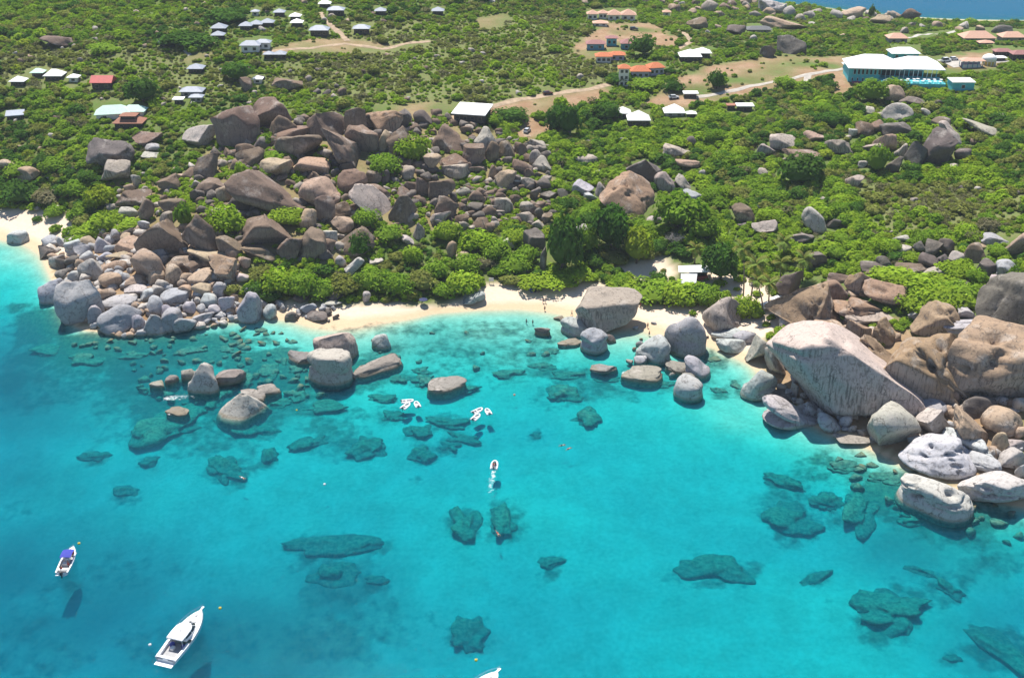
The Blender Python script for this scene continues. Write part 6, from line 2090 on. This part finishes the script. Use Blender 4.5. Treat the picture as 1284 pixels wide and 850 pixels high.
# ------------------------------------------------------------------ people
m_skin = paint("skin", (.42, .23, .15), .6, .06, 4)
m_skin2 = paint("skin_tanned", (.24, .12, .075), .6, .06, 4)
m_hair = paint("dark_hair", (.03, .022, .018), .8)
m_swim = [paint("swim_shorts_" + n, c, .8) for n, c in (("navy", (.02, .03, .10)), ("red", (.4, .03, .03)), ("black", (.015, .015, .017)), ("white", (.7, .7, .7)))]
def body_mesh(pose):
    """joints with radii, grown into one skin"""
    J = dict(pelvis=(0, 0, .93, .125), waist=(0, .0, 1.08, .105), chest=(0, 0, 1.30, .135), neck=(0, 0, 1.47, .052), head0=(0, -.015, 1.56, .075), head=(0, -.01, 1.66, .088))
    st = dict(stand=(.0, .0, .0), walk=(.24, .0, .25), sit=(.0, 1.0, .2), swim=(.2, .0, .0))[pose]
    for s_, nme in ((-1, 'l'), (1, 'r')):
        sw = st[0] * s_
        if pose == 'sit':
            J['hip' + nme] = (s_ * .095, -.03, .90, .088); J['knee' + nme] = (s_ * .13, -.44, .92, .058); J['ank' + nme] = (s_ * .12, -.46, .50, .042); J['toe' + nme] = (s_ * .12, -.62, .46, .03)
            J['sho' + nme] = (s_ * .185, 0, 1.41, .055); J['elb' + nme] = (s_ * .25, -.10, 1.14, .042); J['wri' + nme] = (s_ * .17, -.33, 1.02, .03); J['hand' + nme] = (s_ * .15, -.42, 1.0, .034)
        else:
            J['hip' + nme] = (s_ * .095, 0, .88, .088); J['knee' + nme] = (s_ * .10, -sw * .9 - .02, .49, .058); J['ank' + nme] = (s_ * .10, -sw * 1.2 + .02, .09, .042); J['toe' + nme] = (s_ * .11, -sw * 1.2 - .15, .035, .03)
            if pose == 'swim':
                J['sho' + nme] = (s_ * .185, 0, 1.42, .055); J['elb' + nme] = (s_ * .27, -.05, 1.66, .042); J['wri' + nme] = (s_ * .2, -.1, 1.90, .03); J['hand' + nme] = (s_ * .18, -.1, 2.0, .034)
            else:
                J['sho' + nme] = (s_ * .185, 0, 1.41, .055); J['elb' + nme] = (s_ * .25, sw * .5, 1.13, .042); J['wri' + nme] = (s_ * .25, sw * .7 - .08, .89, .03); J['hand' + nme] = (s_ * .24, sw * .7 - .10, .80, .036)
    E = [('pelvis', 'waist'), ('waist', 'chest'), ('chest', 'neck'), ('neck', 'head0'), ('head0', 'head')]
    for n_ in 'lr':
        E += [('pelvis', 'hip' + n_), ('hip' + n_, 'knee' + n_), ('knee' + n_, 'ank' + n_), ('ank' + n_, 'toe' + n_), ('chest', 'sho' + n_), ('sho' + n_, 'elb' + n_), ('elb' + n_, 'wri' + n_), ('wri' + n_, 'hand' + n_)]
    names = list(J); ix = {n_: i for i, n_ in enumerate(names)}
    me = bpy.data.meshes.new("person")
    me.from_pydata([J[n_][:3] for n_ in names], [(ix[a], ix[b]) for a, b in E], [])
    o = bpy.data.objects.new("person_skeleton", me); COL.objects.link(o)
    o.modifiers.new("skin", 'SKIN'); o.modifiers.new("sub", 'SUBSURF').levels = 1
    sv = me.skin_vertices[0].data
    for n_, i in ix.items(): sv[i].radius = (J[n_][3],) * 2
    sv[0].use_root = True
    dg = bpy.context.evaluated_depsgraph_get()
    res = bpy.data.meshes.new_from_object(o.evaluated_get(dg))
    bpy.data.objects.remove(o); res.name = "person_" + pose
    res.polygons.foreach_set("use_smooth", np.ones(len(res.polygons), bool))
    return res
BODY = {k: body_mesh(k) for k in ('stand', 'walk', 'sit', 'swim')}
BODY2 = {}
for k, me in BODY.items():
    BODY2[k] = me.copy(); me.materials.append(m_skin); BODY2[k].materials.append(m_skin2)
def person(loc, rz, pose, label, sw=0, dark=False, rx=0.0, group=None):
    root = link("person", (BODY2 if dark else BODY)[pose], None, loc, (rx, 0, rz))
    tag(root, label, "person", group)
    mb = MB()
    if pose == 'sit':
        mb.loft([[(x * 1.12, y, z) for x, y, z in ((-.2, .13, 1.02), (.2, .13, 1.02), (.2, -.16, 1.04), (-.2, -.16, 1.04))], [(-.22, .12, .80), (.22, .12, .80), (.22, -.32, .80), (-.22, -.32, .80)]])
    else:
        mb.loft([[(.19 * math.cos(a * .785), .15 * math.sin(a * .785), 1.02) for a in range(8)], [(.215 * math.cos(a * .785), .17 * math.sin(a * .785), .86) for a in range(8)], [(.225 * math.cos(a * .785), .18 * math.sin(a * .785), .68) for a in range(8)]], True, True)
    mb.build("shorts", m_swim[sw], root)
    MB().dome(0, .018, 1.70, .104, .112, .085, 9, 5).build("hair", m_hair, root, smooth=True)
    MB().box(0, -.10, 1.655, .03, .04, .045, 0, .6).build("nose", m_skin2 if dark else m_skin, root)
    return root
def walker(px, py, pose, rz, label, sw, dark=False, wade=0.0):
    g = hit(px, py); p = g[0]
    if wade:
        x, y = at_z(px, py, 0); z = float(hgt(x, y)); p = (float(x), float(y), max(z, -wade))
    person((p[0], p[1], p[2]), rz, pose, label, sw, dark, group="people on the beach and in the shallows")
walker(681, 380, 'walk', .4, "person in navy shorts walking on dry sand, left one of the upper pair", 0)
walker(684, 380, 'stand', -.3, "person in white shorts standing on dry sand, right one of the upper pair", 3, True)
walker(683, 390, 'stand', .2, "person in black shorts standing on the wet sand below the pair of walkers", 2, True)
walker(717, 396, 'walk', 1.3, "person in black shorts walking alone on wet sand left of the big round shallows boulder", 2, True)
walker(660, 404, 'stand', 2.6, "person wading in the shallows, left one of two bathers", 0, True, 1.1)
walker(668, 405, 'stand', -2.8, "person wading in the shallows, right one of two bathers", 2, True, 1.2)
walker(812, 412, 'stand', .5, "person standing in ankle deep water right of the big round boulder, upper one of two", 2, True, .25)
walker(814, 421, 'walk', .1, "person wading right of the big round boulder, nearer one of two", 0, False, .4)
walker(803, 385, 'stand', .9, "person standing in the shade behind the big round shallows boulder", 1, True)
walker(833, 386, 'stand', -.9, "person standing at the edge of the beach hedge above the small grey boulders", 2, True)
walker(868, 351, 'stand', .2, "person standing under the white canopy of the beach bar", 1)
def swimmer(px, py, rz, label, sw=2):
    x, y = at_z(px, py, 0)
    a = person((float(x), float(y), -.06), rz, 'swim', label, sw, False, R(88), "swimmers floating in the bay")
swimmer(700, 559, 1.9, "snorkeller floating face down, upper left of the pair in the open water", 2)
swimmer(709, 564, 2.2, "snorkeller floating face down, lower right of the pair in the open water", 1)
swimmer(622, 665, .4, "lone swimmer floating above the dark submerged boulder below the wake", 1)
swimmer(300, 597, 1.0, "lone swimmer floating over the dark patch in the left bay", 3)
def aboard(base, brz, sc, lx, ly, lz, pose, label, sw, dark=False, turn=0.0):
    c_, s_ = math.cos(brz), math.sin(brz)
    o = person((base[0] + (lx * c_ - ly * s_) * sc, base[1] + (lx * s_ + ly * c_) * sc, lz), brz + math.pi / 2 + turn, pose, label, sw, dark, group="people aboard the small boats")
    return o
aboard(MB_POS, MB_RZ, MB_S, -2.55, .45, -.05, 'sit', "tanned person seated at the stern of the blue canopied motorboat", 1, True)
aboard(MB_POS, MB_RZ, MB_S, -1.6, -.65, .33, 'stand', "person standing right behind the console of the blue canopied motorboat", 1, True)
aboard(MB_POS, MB_RZ, MB_S, 1.95, -.35, -.05, 'sit', "person seated at the bow of the blue canopied motorboat", 1, False, 1.5)
aboard(DPOS[6][0], DPOS[6][1], 1.0, -.35, .25, -.25, 'sit', "person in red seated on the left of the moving dinghy", 1, False)
aboard(DPOS[6][0], DPOS[6][1], 1.0, -.30, -.28, -.25, 'sit', "person in dark shorts seated on the right of the moving dinghy", 0, True)

# ------------------------------------------------------------------ foam: the wake and the wash round the outer rocks
m_foam, nt, N, L, B = mk("sea_foam")
geo = N.new("ShaderNodeNewGeometry"); n1_ = noise_node(N, 1.1, 6, .7); L.new(geo.outputs["Position"], n1_.inputs["Vector"])
att = N.new("ShaderNodeVertexColor"); att.layer_name = "foam"
sepf = N.new("ShaderNodeSeparateColor"); L.new(att.outputs[0], sepf.inputs[0])
f_ = ramp(N, L, math_(N, L, 'ADD', n1_.outputs[0], math_(N, L, 'MULTIPLY', sepf.outputs[0], .45)), .76, 1.05)
B.inputs["Base Color"].default_value = (.8, .82, .83, 1); B.inputs["Roughness"].default_value = .8
L.new(math_(N, L, 'MULTIPLY', f_, .85), B.inputs["Alpha"])
def foam(name, label, pts, widths):
    P = [Vector((*map(float, at_z(x, y, .02)), .02)) for x, y in pts]
    V = []; F = []; Cc = []
    m_ = 5
    Q = []; Wd = []
    for i in range(len(P) - 1):
        for k in range(6):
            u = k / 6; Q.append(P[i].lerp(P[i + 1], u)); Wd.append(widths[i] * (1 - u) + widths[i + 1] * u)
    for i, q in enumerate(Q):
        t = (Q[min(i + 1, len(Q) - 1)] - Q[max(i - 1, 0)]).normalized(); nr_ = Vector((-t.y, t.x, 0))
        for j in range(m_):
            s_ = j / (m_ - 1) * 2 - 1
            q2 = q + nr_ * (s_ * Wd[i] / 2); V.append((q2.x, q2.y, .022)); e = (1 - abs(s_) ** 2) * (1 - .8 * i / len(Q)); Cc.append((e, e, e))
    for i in range(len(Q) - 1):
        for j in range(m_ - 1):
            a = i * m_ + j; F.append((a, a + 1, a + m_ + 1, a + m_))
    me = new_mesh(name, V, F, [m_foam], True); vcol(me, "foam", np.array(Cc))
    tag(link(name, me), label, "foam", kind="stuff")
foam("wake_foam", "white foam wake trailing behind the moving dinghy", [(620, 588), (617, 600), (615, 614), (618, 628), (617, 640)], [1.2, 2.6, 3.0, 3.0, 2.4])
foam("rock_foam", "thin white foam washing round the awash rocks of the left bay", [(205, 500), (225, 498), (245, 496), (256, 490)], [3, 5, 5, 3])
foam("rock_foam", "thin white foam washing past the rocks below the white capped boulder", [(212, 520), (218, 514), (226, 516)], [2, 3, 2])
foam("rock_foam", "thin white foam at the foot of the low dark rock beside the flat tan rock", [(780, 468), (786, 464), (792, 462)], [1, 2, 1.5])
# ------------------------------------------------------------------ thin sea haze: one closed box round the camera and everything built
m_haze, nt, N, L, B = mk("haze_air")
N.remove(B)
pv_ = N.new("ShaderNodeVolumePrincipled")
pv_.inputs["Color"].default_value = (.80, .88, 1, 1)
pv_.inputs["Density"].default_value = .00009
pv_.inputs["Anisotropy"].default_value = 0.0
L.new(pv_.outputs[0], N["Material Output"].inputs["Volume"])
tag(MB().box(0, 400, 50, 13000, 13000, 210).build("haze", m_haze), kind="stuff", label="thin pale sea haze over the bay and hillside", cat="haze")
# ------------------------------------------------------------------ wording of labels for boulders and shrubs without one of their own
COLN = {'g': 'grey', 'l': 'pale', 't': 'tan', 'b': 'brown', 'd': 'dark grey', 'p': 'pitted brown', 'w': 'white', 'm': 'grey tan', 's': 'algae covered', 'h': 'pale', 'r': 'awash grey brown'}
ORD = ["nearest", "second", "third", "fourth", "fifth", "sixth", "seventh", "eighth", "ninth", "tenth", "eleventh", "twelfth", "thirteenth", "fourteenth", "fifteenth", "sixteenth", "seventeenth", "eighteenth"]
EXTRA = [(128, 102, "red roofed house", 30), (163, 150, "brown roofed house", 40), (590, 146, "flat roofed hall", 55), (801, 150, "nearest white cottage", 30), (805, 92, "broad orange roofed villa", 40), (866, 340, "white beach canopy", 45),
         (1112, 92, "turquoise restaurant", 120), (1207, 106, "turquoise hut", 28), (400, 40, "left dark walled pavilion", 24), (322, 60, "long grey roofed house", 36), (240, 118, "wide grey roofed house", 32), (320, 34, "row of three pavilions", 40), (765, 18, "row of four villas", 55),
         (870, 70, "double peaked white house", 40), (970, 9, "white coast boulder", 34), (950, 340, "tall palms", 40), (1228, 46, "wide pink roofed house", 40), (703, 305, "tall dark green tree", 48), (900, 90, "earth car park", 120), (66, 96, "wide white roofed cottage", 26), (17, 145, "grey cottage at the left edge", 22)]
def dirn(dx, dy):
    if abs(dx) > 1.3 * abs(dy): return "right of" if dx > 0 else "left of"
    return "below" if dy > 0 else "above"
def word(items, marks, noun):
    from collections import defaultdict
    B_ = defaultdict(list)
    for (o, x, y, desc) in items:
        best = min(marks, key=lambda m: math.hypot(x - m[0], (y - m[1]) * 1.2) - .4 * m[3])
        d = dirn(x - best[0], y - best[1])
        B_[(best[2], d, desc)].append((math.hypot(x - best[0], y - best[1]), o))
    for (short, d, desc), lst in B_.items():
        lst.sort(key=lambda t: t[0])
        for i, (_, o) in enumerate(lst):
            if len(lst) == 1: s = f"the {desc} {noun} {d} the {short}"
            else: s = f"{desc} {noun} {d} the {short}, {ORD[min(i, 17)]} outward"
            o["label"] = s
def size_word(w, h):
    a = math.sqrt(w * h)
    return "large" if a > 34 else ("medium" if a > 20 else ("small" if a > 12 else "tiny"))
def shape_word(w, h, ang):
    if w > 2.3 * h: return "long flat"
    if h > 1.45 * w or abs(ang) >= 50: return "upright"
    if abs(ang) >= 25: return "tilted"
    return "rounded"
todo = [(o, cx, cy_, " ".join((size_word(w, h), shape_word(w, h, ang), COLN[typ]))) for (o, cx, cy_, w, h, ang, typ, p, dm) in PLACED if "label" not in o and typ != 's']
word(todo, MARKS + EXTRA, "boulder")
todo = [(o, cx, cy_, " ".join((size_word(w, h), shape_word(w, h, ang), "dark"))) for (o, cx, cy_, w, h, ang, typ, p, dm) in PLACED if "label" not in o and typ == 's']
word(todo, MARKS + SUBMARKS, "submerged boulder")
for o, x, y, w, h, mi in shrub_objs:
    o["category"] = "shrub"; o["group"] = "shrubs standing out of the scrub"
todo = [(o, x, y, f"{size_word(w, h)} {'low' if h < .6 * w else 'bushy'} {SHADE[mi]}") for (o, x, y, w, h, mi) in shrub_objs if "label" not in o]
word(todo, MARKS + EXTRA, "shrub")
bpy.context.view_layer.update()
